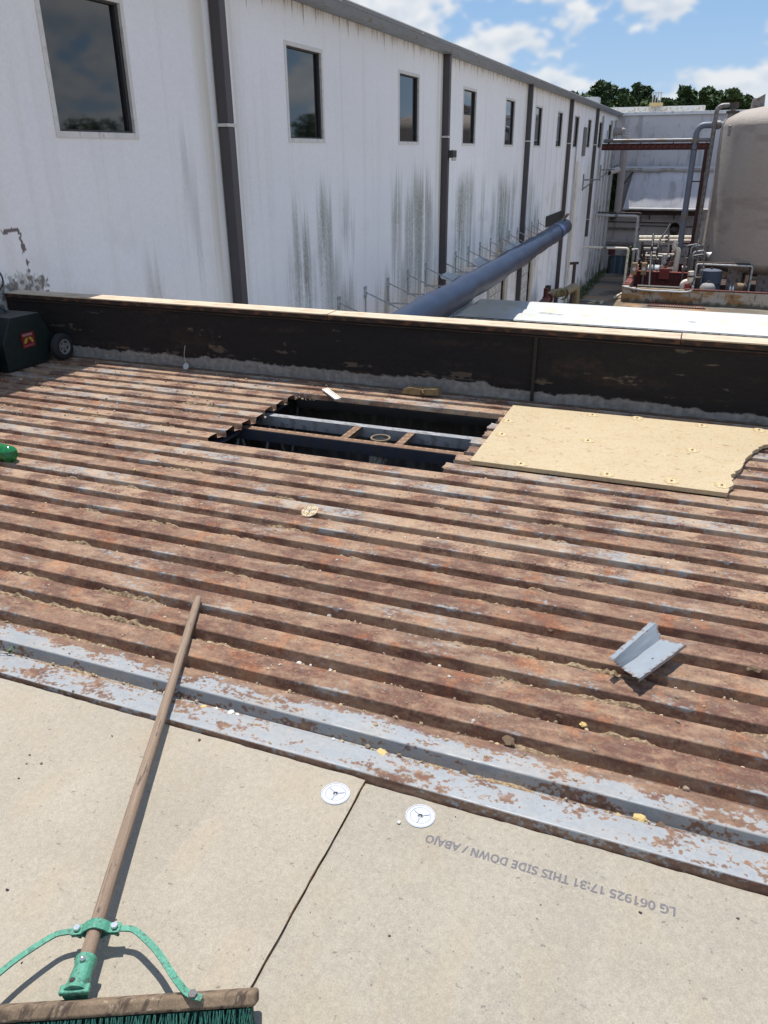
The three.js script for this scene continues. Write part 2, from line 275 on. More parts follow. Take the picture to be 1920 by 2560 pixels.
// ---------------------------------------------------------------- framing in the hole
{
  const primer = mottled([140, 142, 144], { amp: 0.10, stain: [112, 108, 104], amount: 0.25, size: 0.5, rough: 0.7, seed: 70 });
  const rustyTop = mottled([150, 122, 96], { amp: 0.2, stain: [112, 86, 66], amount: 0.4, size: 0.2, rough: 0.9, seed: 71 });
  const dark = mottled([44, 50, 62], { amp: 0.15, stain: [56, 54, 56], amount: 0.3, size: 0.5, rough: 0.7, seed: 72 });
  const y1 = -0.052;
  const g = thing('roof_opening_frame', 'grey steel angle frame with two cross pieces spanning the hole in the deck', 'steel frame');
  const chan = (n, z, mat) => { part(g, n, merge([box(-2.75, -0.95, y1 - 0.006, y1, z - 0.028, z + 0.028, 0.002), box(-2.75, -0.95, y1 - 0.072, y1 - 0.0065, z + 0.022, z + 0.028, 0.002)]), mat); };
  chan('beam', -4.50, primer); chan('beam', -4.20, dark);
  part(g, 'rust_layer', box(-2.74, -0.96, y1 + 0.0005, y1 + 0.003, -4.227, -4.174), rustyTop);
  for (const x of [-1.915, -1.548]) part(g, 'cross_piece', merge([box(x - 0.025, x + 0.025, y1 - 0.005, y1 - 0.0005, -4.471, -4.229), box(x - 0.025, x - 0.019, y1 - 0.08, y1 - 0.0055, -4.471, -4.229)]), rustyTop);
  // open web joist in the dark, diagonal round bars
  const j = thing('bar_joist', 'dark open web steel joist under the left edge of the roof hole', 'joist');
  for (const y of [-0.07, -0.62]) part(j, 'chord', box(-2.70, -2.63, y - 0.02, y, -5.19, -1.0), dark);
  for (let k = 0; k < 9; k++) { const a = V(-2.665, -0.09, -5.1 + k * 0.44), b = V(-2.665, -0.62, -4.88 + k * 0.44), c = V(-2.665, -0.09, -4.66 + k * 0.44); part(j, 'web_rod', rod(a, b, 0.010), primer); part(j, 'web_rod', rod(b, c, 0.010), primer); }
  const d = thing('drain_pipe', 'white drain pipe with a round collar under the steel frame in the hole', 'pipe');
  const pvc = mottled([168, 166, 160], { amp: 0.1, stain: [120, 112, 98], amount: 0.3, size: 0.4, seed: 73 });
  const c = onY(942, 1104, -0.06);
  const ring = new THREE.TorusGeometry(0.058, 0.007, 8, 32); ring.rotateX(Math.PI / 2); ring.translate(c.x, -0.058, -4.32); part(d, 'collar', tri(ring), mottled([124, 108, 86], { seed: 74, size: 0.3 }));
  part(d, 'bowl', tri(place(new THREE.CylinderGeometry(0.052, 0.05, 0.14, 24, 1, true), c.x, -0.135, -4.30)), new THREE.MeshStandardMaterial({ color: 0x8a8680, side: THREE.DoubleSide, roughness: 0.9 }));
  const q = onZ(943, 1150, -4.24); part(d, 'pipe', rod(V(q.x, -0.10, -4.24), V(q.x, -1.6, -4.24), 0.052, 0.052, 24), pvc);
}

// ---------------------------------------------------------------- cover boards with fastener plates
const boardTex = (a, b, cSpeck, seed, k) => tex(1024, 1024, (u, v) => {
  const n = fbm(u, v, 3, 3, 5, seed), m = fbm(u, v, 96, 96, 4, seed + 20), g = vn(u * 512, v * 512, 512, 512, seed + 40), s = fbm(u, v, 90, 90, 2, seed + 60), big = fbm(u, v, 9, 5, 4, seed + 33);
  let q = mix3(a, b, ss(0.5 - 0.1 / k, 0.5 + 0.14 / k, m * 0.7 + n * 0.3)); q = q.map((x) => x * (0.93 + 0.14 * g) * (0.965 + 0.07 * n));
  q = mix3(q, [160, 140, 112], ss(0.56, 0.78, big) * 0.18);
  return mix3(q, cSpeck, ss(0.76, 0.84, s) * 0.7);
}, 1);
const boardBump = bumpOf(0.25);
const boardMatA = new THREE.MeshStandardMaterial({ map: boardTex([150, 142, 127], [157, 148, 132], [108, 102, 94], 21, 0.6), roughness: 0.95, bumpMap: boardBump, bumpScale: 0.0005 });
const boardMatB = new THREE.MeshStandardMaterial({ map: boardTex([145, 138, 124], [152, 145, 130], [106, 101, 95], 87, 0.7), roughness: 0.95, bumpMap: boardBump, bumpScale: 0.0006 });
const coreMat = mottled([192, 148, 92], { amp: 0.18, stain: [150, 112, 70], amount: 0.4, size: 0.15, seed: 22 });
function board(name, x0, x1, z0, z1, y, mat, label) {
  const t = thing(name, label, 'cover board');
  part(t, 'core', box(x0 + 0.0015, x1 - 0.0015, y - 0.0135, y - 0.0012, z0 + 0.0015, z1), coreMat);
  const nx = Math.ceil((x1 - x0) / 0.02), sh = new THREE.Shape(), rag = (k, s) => (vn(k * 0.9, s, 512, 512, 33) - 0.5) * 0.0035;
  sh.moveTo(x0, -z1);
  for (let k = 0; k <= 90; k++) sh.lineTo(x0 + rag(k, 3), lerp(-z1, -z0, k / 90));
  for (let k = 1; k <= nx; k++) sh.lineTo(lerp(x0, x1, k / nx), -z0 + rag(k, 9));
  for (let k = 1; k <= 90; k++) sh.lineTo(x1 + rag(k, 14), lerp(-z0, -z1, k / 90));
  const g = new THREE.ExtrudeGeometry(sh, { depth: 0.0011, bevelEnabled: false }); g.rotateX(-Math.PI / 2); g.translate(0, y - 0.0011, 0);
  part(t, 'facer', tri(g), mat); return t;
}
const boardL = board('cover_board', -3.05, -0.652, -1.520, 0.9, -0.0105, boardMatA, 'plain tan gypsum cover board lying under the push broom');
const boardR = board('cover_board', -0.6505, 2.0, -1.517, 0.9, -0.0205, boardMatB, 'mottled tan gypsum cover board with upside down printed lettering');
{
  const a = onY(1692, 2281, -0.020), b = onY(1063, 2094, -0.020), L = a.distanceTo(b), h = 0.038;
  const T = canvasTex(2048, 116, (c, w, hh) => {
    c.clearRect(0, 0, w, hh); c.fillStyle = 'rgb(112,110,116)'; c.font = '86px sans-serif'; const s = 'LG 061925 17:31 THIS SIDE DOWN / ABAJO'; const m = c.measureText(s).width; c.save(); c.scale(w / (m + 4), 1.15); c.lineWidth = 5; c.strokeStyle = 'rgb(112,110,116)'; c.fillText(s, 2, 80); c.strokeText(s, 2, 80); c.restore();
    const im = c.getImageData(0, 0, w, hh), d = im.data;               // ink-jet dots: rows of dashes with worn patches
    for (let y = 0; y < hh; y++) for (let x = 0; x < w; x++) { const k = (y * w + x) * 4; const row = Math.floor(y / 11); const gap = (y % 11) < 3; const worn = vn(x * 0.05, row * 0.9, 512, 512, 4); const ink = (gap ? 0.12 : 0.95) * (worn < 0.16 ? 0.4 : 1) * (vn(x * 0.4, y * 0.4, 1024, 1024, 8) < 0.2 ? 0.6 : 1); d[k + 3] *= ink; }
    c.putImageData(im, 0, 0);
  });
  const g = new THREE.PlaneGeometry(L, h); g.rotateX(-Math.PI / 2); g.rotateY(Math.PI); // lettering faces the other way
  const m = new THREE.MeshStandardMaterial({ map: T, transparent: true, roughness: 0.95 });
  const p = part(boardR, 'printed_lettering', g, m); p.position.set((a.x + b.x) / 2, -0.0198, (a.z + b.z) / 2); p.rotation.y = -Math.atan2(a.z - b.z, a.x - b.x) ;
  p.userData.label = 'grey ink-jet lettering printed upside down';
}
function plate(parentLabel, pos, R, mats, name = 'fastener_plate', group) {
  const t = thing(name, parentLabel, 'fastener plate', group, pos);
  const prof = [[0.006, 0.0006], [0.0075, 0.0016], [0.011, 0.0016], [0.013, 0.0012], [R * 0.62, 0.0014], [R * 0.66, 0.0030], [R * 0.72, 0.0032], [R * 0.76, 0.0016], [R * 0.93, 0.0016], [R * 0.97, 0.0026], [R, 0.0022], [R, 0]].map((p) => new THREE.Vector2(p[0], p[1]));
  part(t, 'disc', tri(new THREE.LatheGeometry(prof, 48)), mats[0]);
  for (let k = 0; k < 3; k++) { const a = k * 2.094 + 0.5, g = new RoundedBoxGeometry(R * 0.5, 0.0022, 0.004, 2, 0.001); g.translate(R * 0.38, 0.0022, 0); g.rotateY(a); part(t, 'stiffening_rib', tri(g), mats[3] || mats[0]); }
  for (const k of [0.69, 0.93]) { const rg = new THREE.TorusGeometry(R * k, 0.0011, 6, 48); rg.rotateX(Math.PI / 2); rg.translate(0, k < 0.8 ? 0.0030 : 0.0018, 0); part(t, 'raised_ring', tri(rg), mats[3] || mats[0]); }
  const ring = new THREE.TorusGeometry(R * 0.17, 0.0014, 8, 24); ring.rotateX(Math.PI / 2); ring.translate(0, 0.0022, 0); part(t, 'collar', tri(ring), mats[1]);
  part(t, 'screw_head', tri(place(new THREE.SphereGeometry(0.0062, 16, 8, 0, 6.3, 0, 1.5).scale(1, 0.5, 1), 0, 0.0008, 0)), mats[2]);
  return t;
}
const ringGrey = plain(0.30, 0.32, 0.37, 0.5), whitePl = mottled([196, 199, 204], { amp: 0.03, size: 0.1, rough: 0.45, bump: 0 }), greyRing = plain(0.34, 0.36, 0.38, 0.4, 0.5), screwM = plain(0.07, 0.075, 0.075, 0.35, 0.6);
{ const a = onY(839, 1985, -0.0105); plate('white round fastener plate on the plain board beside the seam', V(a.x, -0.0102, a.z), 0.0395, [whitePl, greyRing, screwM, ringGrey]);
  const b = onY(1051, 2041, -0.0205); plate('white round fastener plate on the board with the lettering', V(b.x, -0.0202, b.z), 0.0395, [whitePl, greyRing, screwM, ringGrey]); }

// ---------------------------------------------------------------- parapet
const PZ = -5.222, PB = -5.372, PT = 0.507;
{
  const t = thing('parapet_wall', 'low black tar coated parapet wall capped with sun bleached boards', 'parapet');
  const W = 9.1, H = 0.47;
  const m = tex(2048, 256, (u, v) => {
    const x = u * W, y = v * H;
    const n = fbm(u, v, 40, 3, 5, 400), f = fbm(u, v, 300, 22, 3, 420), g = vn(u * 1400, v * 160, 1400, 160, 444), p = fbm(u, v, 22, 6, 5, 455);
    let q = mix3([19, 17, 17], [31, 26, 24], n); q = mix3(q, [62, 46, 37], ss(0.52, 0.74, p * 0.7 + f * 0.3) * 0.6); q = q.map((c) => c * (0.8 + 0.4 * g));
    const hb = 0.045 + 0.07 * fbm(u, 0.2, 26, 1, 5, 480) + 0.03 * (fbm(u, 0.5, 120, 1, 4, 481) - 0.5) + 0.02 * Math.sin(x * 0.7);
    const raw = mix3([118, 116, 112], [150, 147, 141], fbm(u, v, 500, 8, 3, 470)).map((c) => c * (0.85 + 0.3 * f));
    q = mix3(q, raw, ss(hb + 0.010, hb - 0.006, y + (f - 0.5) * 0.03));
    const flake = fbm(u, v, 46, 12, 5, 500) * 0.75 + f * 0.25; const band = Math.exp(-Math.pow((y - 0.15) / 0.055, 2)) * 0.10 + Math.exp(-Math.pow((y - 0.3) / 0.2, 2)) * 0.012;
    q = mix3(q, [122, 108, 90], ss(0.72, 0.80, flake + band) * 0.6);
    return q;
  });
  const mat = new THREE.MeshStandardMaterial({ map: m, roughness: 0.9, bumpMap: bumpOf(0.4), bumpScale: 0.004 });
  const g = new THREE.PlaneGeometry(W, H, 360, 18), p = g.attributes.position;
  for (let i = 0; i < p.count; i++) { const x = p.getX(i), y = p.getY(i); p.setZ(i, (vn(x * 6, y * 9, 512, 512, 3) - 0.5) * 0.010 + (vn(x * 22, y * 30, 512, 512, 5) - 0.5) * 0.009); }
  g.computeVertexNormals(); g.translate(-5.5 + W / 2, H / 2, PZ + 0.004); part(t, 'tar_coating', g, mat);
  part(t, 'wall_core', box(-5.5, 3.6, -0.045, 0.466, PB, PZ - 0.004), mottled([112, 110, 108], { seed: 52 }));
  part(t, 'base_flashing', box(-5.49, 3.59, -0.035, 0.012, PZ + 0.012, PZ + 0.030, 0.003), mottled([120, 120, 120], { amp: 0.15, stain: [90, 74, 60], amount: 0.4, size: 0.8, seed: 53 }));
  const nail = mottled([52, 41, 35], { amp: 0.3, stain: [92, 62, 44], amount: 0.28, size: 0.6, rough: 0.95, seed: 54, sx: 1, sy: 4 });
  const cap = mottled([190, 174, 150], { amp: 0.08, stain: [160, 132, 106], amount: 0.2, size: 1.1, rough: 0.9, seed: 55, sy: 5, res: 512 });
  const xs = [-5.50, -4.72, -2.46, -0.03, 1.9, 3.6];
  for (let k = 0; k < xs.length - 1; k++) { part(t, 'nailer', box(xs[k] + 0.002, xs[k + 1] - 0.002, 0.4665, 0.4985, PB + 0.004, PZ + 0.014, 0.004), nail); part(t, 'coping_board', box(xs[k] + 0.003, xs[k + 1] - 0.003, 0.499, 0.507 + (k % 2) * 0.002, PB - 0.004, PZ + 0.018, 0.003), cap); }
  const lip = []; for (let k = 0; k < 40; k++) { const x0 = -5.48 + k * 0.2275; lip.push(bar(V(x0, 0.452 + (GR[k] - 0.5) * 0.006, PZ + 0.011), V(x0 + 0.2275, 0.452 + (GR[k + 1] - 0.5) * 0.006, PZ + 0.011), 0.006, 0.006)); } part(t, 'drip_bead', merge(lip), nail);
  const j = onZ(1336, 920, PZ).x; part(t, 'joint_strip', box(j - 0.012, j + 0.012, 0.0, 0.455, PZ + 0.009, PZ + 0.022, 0.003), mottled([34, 27, 25], { amp: 0.25, size: 0.3, seed: 57 }));
  // outer face of the building below the parapet
  structure('lower_building_wall', box(-5.5, 3.6, -5.1, -0.046, PB - 0.02, PB - 0.001), mottled([170, 168, 164], { seed: 58 }), 'outer wall below the parapet');
}

// ---------------------------------------------------------------- long white building
const XW = -5.52, GY = -5.1;
const bld = thing('long_white_building', 'long white stucco building with square windows and dark downspouts', 'building');
const WY0 = GY, WY1 = 3.52, WH = WY1 - WY0;
// algae and dirt runs seen on the wall: photo pixel of the top, length in metres, width in metres, strength
const runs = [[735, 430, 2.4, 0.18, 0.8], [757, 490, 2.0, 0.22, 1.0], [800, 395, 2.6, 0.22, 1.0], [818, 420, 2.4, 0.14, 0.9], [857, 400, 0.9, 0.25, 0.55], [880, 470, 0.6, 0.12, 0.5], [444, 245, 1.2, 0.20, 0.35], [465, 300, 1.4, 0.15, 0.3],
  [992, 395, 2.4, 0.35, 0.8], [1030, 430, 2.5, 0.6, 1.0], [1052, 385, 2.8, 0.7, 1.1], [1072, 410, 2.6, 0.4, 0.9], [1156, 400, 3.0, 0.5, 1.1], [1170, 380, 3.0, 0.4, 1.0], [1182, 390, 2.6, 0.3, 0.8], [1262, 405, 3.0, 0.8, 1.2], [1275, 420, 3.0, 0.8, 1.0], [1290, 400, 2.5, 0.4, 0.8], [1335, 430, 3.0, 0.6, 0.9], [1345, 480, 2.6, 0.7, 1.0], [1385, 440, 2, 0.5, 0.7],
  [740, 560, 2.2, 0.5, 0.6], [825, 560, 2.4, 0.5, 0.7], [860, 640, 1.0, 0.6, 0.9], [872, 690, 1.0, 0.5, 0.8], [960, 640, 1.6, 0.7, 0.8], [975, 690, 1.2, 0.5, 0.9], [1010, 590, 1.6, 0.5, 0.7], [1130, 600, 1.6, 0.6, 0.8], [1150, 560, 1.8, 0.8, 0.8], [1215, 560, 1.6, 0.8, 0.8]
].map(([u, v, len, w, s]) => { const p = onX(u, v, XW); return { a: -p.z, y: p.y, len, w, s }; });
const winA = [6.165, 10.650, 15.05, 19.31, 23.56, 27.72, 31.80, 35.85, 39.75, 43.75, 47.75].map((a, i) => [a, a + 1.18, 1.715, 2.935]);
const doorA = [[22.55, 24.45], [27.0, 28.55]], doorY = [-5.0, -1.35];
const bays = [[0.9, 8.95], [8.95, 17.82], [17.82, 26.45], [26.45, 34.45], [34.45, 42.35], [42.35, 52.0]];
const recess = plain(0.55, 0.55, 0.54, 0.9), frameMat = mottled([214, 214, 210], { amp: 0.06, stain: [186, 184, 176], amount: 0.2, size: 0.8, rough: 0.7, seed: 91 });
const glassMat = new THREE.MeshPhysicalMaterial({ color: new THREE.Color().setRGB(0.006, 0.008, 0.010), roughness: 0.03, metalness: 0, ior: 1.75 });
const blackFrame = plain(0.03, 0.03, 0.032, 0.5);
bays.forEach(([a0, a1], bi) => {
  const w = a1 - a0, sh = new THREE.Shape(); sh.moveTo(a0, WY0); sh.lineTo(a1, WY0); sh.lineTo(a1, WY1); sh.lineTo(a0, WY1);
  for (const [b0, b1, y0, y1] of [...winA, ...doorA.map(([p, q]) => [p, q, ...doorY])]) if (b0 > a0 && b1 < a1) { const h = new THREE.Path(); h.moveTo(b0, y0); h.lineTo(b0, y1); h.lineTo(b1, y1); h.lineTo(b1, y0); sh.holes.push(h); }
  const g = new THREE.ExtrudeGeometry(sh, { depth: 0.22, bevelEnabled: false }), p = g.attributes.position, uv = new Float32Array(p.count * 2);
  for (let i = 0; i < p.count; i++) { uv[i * 2] = (p.getX(i) - a0) / w; uv[i * 2 + 1] = (p.getY(i) - WY0) / WH; }
  g.setAttribute('uv', new THREE.BufferAttribute(uv, 2)); g.rotateY(Math.PI / 2); g.translate(XW - 0.22, 0, 0);
  const near = bi < 2, res = near ? 1024 : 512, loc = runs.filter((r) => r.a > a0 - 1 && r.a < a1 + 1), sd = 600 + bi * 41, rnd = rngOf(sd);
  const extra = []; for (let k = 0; k < (bi > 1 ? 14 : 4); k++) extra.push({ a: a0 + rnd() * w, y: -0.4 + rnd() * 2.0, len: 1 + rnd() * 2.4, w: 0.1 + rnd() * 0.4, s: 0.25 + rnd() * 0.35 });
  const all = [...loc, ...extra];
  const map = tex(res, near ? 640 : 512, (u, v) => {
    const a = a0 + u * w, y = WY0 + v * WH, ag = a * 0.05, yg = v;
    const n = fbm(ag, yg, 10, 6, 5, 811), gr = vn(u * res * 0.5, v * res * 0.5, res, res, 821), col = fbm(ag, yg, 160, 2, 4, 831), blot = fbm(ag, yg, 44, 20, 4, 841);
    let q = [237, 239, 241].map((c) => c * (0.955 + 0.05 * n + 0.035 * gr));
    q = mix3(q, [196, 192, 182], ss(0.55, 0.8, col) * 0.14); q = mix3(q, [186, 186, 184], ss(0.60, 0.8, blot) * 0.30 * ss(2.0, -1.0, y));
    // pale ochre runs beside the downspouts, drips below the eave
    for (const e of [a0, a1]) { const d = Math.abs(a - e + (e === a1 ? -0 : 0)); if (d < 0.75 && e > 2) q = mix3(q, [188, 182, 160], ss(0.7, 0.1, d) * ss(0.35, 0.75, fbm(ag, yg, 200, 3, 3, 861)) * 0.6); }
    if (y > 2.9) { const dr = fbm(ag, 0.3, 400, 1, 4, 871), L = 3.42 - 0.22 * ss(0.45, 0.85, dr); q = mix3(q, [122, 112, 96], ss(L - 0.10, L + 0.10, y) * ss(0.42, 0.70, dr) * 0.6 * (0.5 + gr)); }
    let st = 0;
    for (const r of all) {
      const d = (a - r.a) / r.w; if (d < -1 || d > 1 || y > r.y + 0.25) continue;
      const c = vn(a * 8, y * 0.6 + r.a, 4096, 512, 881) * 0.5 + vn(a * 26, y * 1.1, 8192, 512, 882) * 0.3 + vn(a * 60, y * 34, 8192, 4096, 885) * 0.2, top = r.y - 0.5 * vn(a * 26, r.a, 4096, 512, 883), bot = top - r.len * (0.5 + 0.7 * vn(a * 30, r.a + 4, 4096, 512, 884));
      st = Math.max(st, r.s * (1 - d * d) * ss(0.24, 0.62, c) * ss(top + 0.10, top - 0.6, y) * ss(bot - 0.5, bot + 0.3, y) * (0.6 + 0.8 * gr));
    }
    q = mix3(q, mix3([124, 126, 116], [94, 98, 86], blot), cl(st * 0.54));
    if (bi > 2) { const strip = fbm(ag, 0.5, 300, 1, 3, 899); q = mix3(q, [150, 148, 140], ss(0.58, 0.74, strip) * 0.25); }
    // damp, mossy foot of the wall and the patched corner by the parapet
    q = mix3(q, [104, 106, 88], ss(-4.2, -5.0, y + (blot - 0.5) * 1.6) * 0.7);
    if (bi === 0 && a < 5.8 && y < 1.2) {
      const jag = (fbm(ag, yg, 700, 300, 3, 905) - 0.5), e = 0.05;
      const line = (Math.abs(y - 0.985 + jag * 0.05) < 0.018 && a < 5.52) || (Math.abs(a - 5.52 + (y - 0.95) * 0.12 + jag * 0.06) < 0.016 && y > 0.62 && y < 0.985);
      if (line && fbm(ag, yg, 400, 200, 2, 906) > 0.35) q = [112, 104, 102];
      const crumb = y + jag * 0.22; if (crumb < 0.60 && a < 5.72 + jag * 0.2) q = mix3([122, 118, 112], [188, 188, 186], ss(0.42, 0.56, fbm(ag, yg, 500, 260, 3, 907)));
    }
    return q;
  });
  part(bld, 'wall_panel', g, new THREE.MeshStandardMaterial({ map, roughness: 0.93, bumpMap: bumpOf(0.09), bumpScale: 0.0 }));
});
// windows
winA.forEach(([a0, a1, y0, y1]) => {
  const f = 0.052, x = XW - 0.012, win = new THREE.Group(); win.name = 'window'; bld.add(win);
  const fr = merge([box(x - 0.05, x + 0.022, y0, y0 + f, -a1, -a0), box(x - 0.05, x + 0.020, y1 - f, y1, -a1, -a0), box(x - 0.05, x + 0.021, y0 + f, y1 - f, -a1, -a1 + f), box(x - 0.05, x + 0.021, y0 + f, y1 - f, -a0 - f, -a0)]); part(win, 'frame', fr, frameMat);
  const k = 0.018; part(win, 'gasket', merge([box(x - 0.06, x - 0.012, y0 + f, y0 + f + k, -a1 + f, -a0 - f), box(x - 0.06, x - 0.012, y1 - f - k, y1 - f, -a1 + f, -a0 - f), box(x - 0.06, x - 0.012, y0 + f + k, y1 - f - k, -a1 + f, -a1 + f + k * 2.4), box(x - 0.06, x - 0.012, y0 + f + k, y1 - f - k, -a0 - f - k, -a0 - f)]), blackFrame);
  part(win, 'pane', box(x - 0.055, x - 0.045, y0 + f, y1 - f, -a1 + f, -a0 - f), glassMat);
});
part(bld, 'interior_wall', box(XW - 2.2, XW - 2.0, GY, WY1, -52, -0.9), plain(0.05, 0.05, 0.05, 0.9));
// downspouts with straps
const spoutMat = mottled([76, 73, 75], { amp: 0.06, size: 1.5, rough: 0.55, seed: 93, bump: 0 }), strapMat = mottled([200, 200, 196], { amp: 0.06, size: 0.4, rough: 0.6, seed: 94, bump: 0 });
[8.93, 17.80, 26.45, 34.43, 42.30].forEach((a, i) => {
  const d = new THREE.Group(); d.name = 'downspout'; bld.add(d);
  const y0 = i === 4 ? -2.3 : GY;
  part(d, 'lower_length', box(XW + 0.012, XW + 0.150, y0, 1.86, -a - 0.07, -a + 0.07, 0.008), spoutMat); part(d, 'upper_length', box(XW + 0.014, XW + 0.148, 1.9, 3.43, -a - 0.068, -a + 0.068, 0.008), spoutMat);
  part(d, 'strap', box(XW + 0.001, XW + 0.154, 1.862, 1.898, -a - 0.11, -a + 0.10, 0.003), strapMat);
  part(d, 'strap', box(XW + 0.001, XW + 0.154, -1.5, -1.47, -a - 0.11, -a + 0.10, 0.003), strapMat);
});
// gutter lengths along the eave, roof slab behind
const gutMat = mottled([128, 138, 150], { amp: 0.06, stain: [118, 110, 98], amount: 0.22, size: 2.2, rough: 0.5, seed: 95, sy: 3, bump: 0 });
const roofEdge = mottled([186, 188, 188], { amp: 0.05, size: 2, seed: 96, rough: 0.6 });
for (let k = 0; k < 14; k++) {
  const a0 = 0.9 + k * 3.66, a1 = Math.min(52, a0 + 3.655); if (a0 >= 52) break;
  const g = new THREE.Group(); g.name = 'gutter'; bld.add(g);
  const s = new THREE.Shape(); s.moveTo(0, 0); s.lineTo(0.20, 0); s.quadraticCurveTo(0.235, 0.03, 0.265, 0.085); s.lineTo(0.29, 0.105); s.lineTo(0.29, 0.13); s.lineTo(0, 0.13);
  const e = new THREE.ExtrudeGeometry(s, { depth: a1 - a0, bevelEnabled: false }); e.translate(XW + 0.001, 3.415, -a1); part(g, 'trough', tri(e), gutMat);
  part(g, 'roof_edge', box(XW - 0.2, XW + 0.31, 3.5455, 3.565, -a1, -a0, 0.003), roofEdge);
  part(g, 'joint_cover', box(XW + 0.27, XW + 0.296, 3.52, 3.545, -a0 - 0.05, -a0 + 0.05, 0.004), strapMat);
}
part(bld, 'roof', box(XW - 14, XW - 0.2, 3.42, 3.60, -52, -0.9), roofEdge);
part(bld, 'roof_vent', box(XW - 1.2, XW - 0.4, 3.601, 4.1, -46.5, -45.5), roofEdge);
// service doors with slats
doorA.forEach(([a0, a1], di) => {
  const d = new THREE.Group(); d.name = 'roller_door'; bld.add(d); const slat = mottled([206, 206, 204], { amp: 0.05, stain: [150, 148, 142], amount: 0.25, size: 1.2, rough: 0.7, seed: 97 + di });
  const h = 0.30; for (let y = doorY[0]; y < doorY[1] - 0.05; y += h) part(d, 'slat', box(XW - 0.10, XW - 0.055, y + 0.008, Math.min(doorY[1], y + h) - 0.008, -a1, -a0, 0.006), slat);
  part(d, 'backing', box(XW - 0.115, XW - 0.101, doorY[0], doorY[1], -a1, -a0), plain(0.06, 0.06, 0.06));
  const jm = mottled([196, 190, 178], { seed: 99 }); part(d, 'door_jamb', box(XW - 0.05, XW + 0.06, doorY[0], doorY[1] + 0.1, -a0, -a0 + 0.12), jm); part(d, 'door_jamb', box(XW - 0.05, XW + 0.06, doorY[0], doorY[1] + 0.1, -a1 - 0.38, -a1), jm);
});
// louvre panel, wall lamp, bracket arms
{ const p = onX(1460, 318, XW), q = onX(1455, 390, XW); part(bld, 'louvre', box(XW + 0.002, XW + 0.05, q.y, p.y, p.z - 0.75, p.z + 0.05), mottled([112, 110, 110], { seed: 100 }));
  const l = new THREE.Group(); l.name = 'wall_lamp'; bld.add(l); const c = onX(1125, 392, XW + 0.15);
  part(l, 'housing', box(XW + 0.001, XW + 0.26, c.y - 0.02, c.y + 0.13, c.z - 0.15, c.z + 0.15, 0.02), plain(0.03, 0.03, 0.03, 0.6)); part(l, 'reflector', bar(V(XW + 0.24, c.y + 0.03, c.z - 0.13), V(XW + 0.24, c.y + 0.03, c.z + 0.13), 0.03, 0.22), mottled([186, 184, 176], { seed: 101 })); part(l, 'conduit_box', box(XW + 0.001, XW + 0.1, c.y - 0.16, c.y - 0.021, c.z - 0.05, c.z + 0.05, 0.01), plain(0.4, 0.38, 0.35)); }
const galv = mottled([128, 132, 136], { amp: 0.12, stain: [112, 96, 80], amount: 0.28, size: 0.9, rough: 0.5, metal: 0.25, seed: 110 });
const galvLight = mottled([180, 182, 182], { amp: 0.10, stain: [140, 130, 118], amount: 0.25, size: 0.9, rough: 0.55, seed: 111 });
const steelDark = mottled([72, 70, 70], { amp: 0.15, stain: [70, 48, 40], amount: 0.35, size: 0.7, rough: 0.7, seed: 112 });
const rustRed = mottled([112, 52, 44], { amp: 0.14, stain: [66, 36, 32], amount: 0.35, size: 0.9, rough: 0.75, seed: 113 });
const pvcWhite = mottled([222, 214, 198], { amp: 0.06, stain: [170, 154, 126], amount: 0.25, size: 0.8, rough: 0.55, seed: 114 });
for (const [u, v, k] of [[1457, 450, 1], [1500, 425, 1]]) { const p = onX(u, v, XW), t = new THREE.Group(); t.name = 'wall_bracket'; bld.add(t);
  part(t, 'plate', box(XW + 0.001, XW + 0.05, p.y - 0.45, p.y + 0.25, p.z - 0.04, p.z + 0.04), galv); part(t, 'arm', bar(V(XW + 0.05, p.y, p.z), V(XW + 0.75, p.y + 0.02, p.z), 0.06, 0.06), galv); part(t, 'strut', bar(V(XW + 0.05, p.y - 0.38, p.z), V(XW + 0.5, p.y - 0.03, p.z), 0.05, 0.05), galv); }
for (const [a, y0, y1, r] of [[36.6, -4.2, 2.9, 0.03], [37.3, -5.0, 1.2, 0.05], [44.6, -4.8, 3.2, 0.05], [45.8, -4.8, 0.4, 0.04], [47.0, -4.6, 2.6, 0.05], [48.4, -4.8, 3.1, 0.06], [50.3, -5.0, 3.2, 0.09]]) part(bld, 'conduit', rod(V(XW + r + 0.03, y0, -a), V(XW + r + 0.03, y1, -a), r), a === 37.3 ? pvcWhite : galvLight);

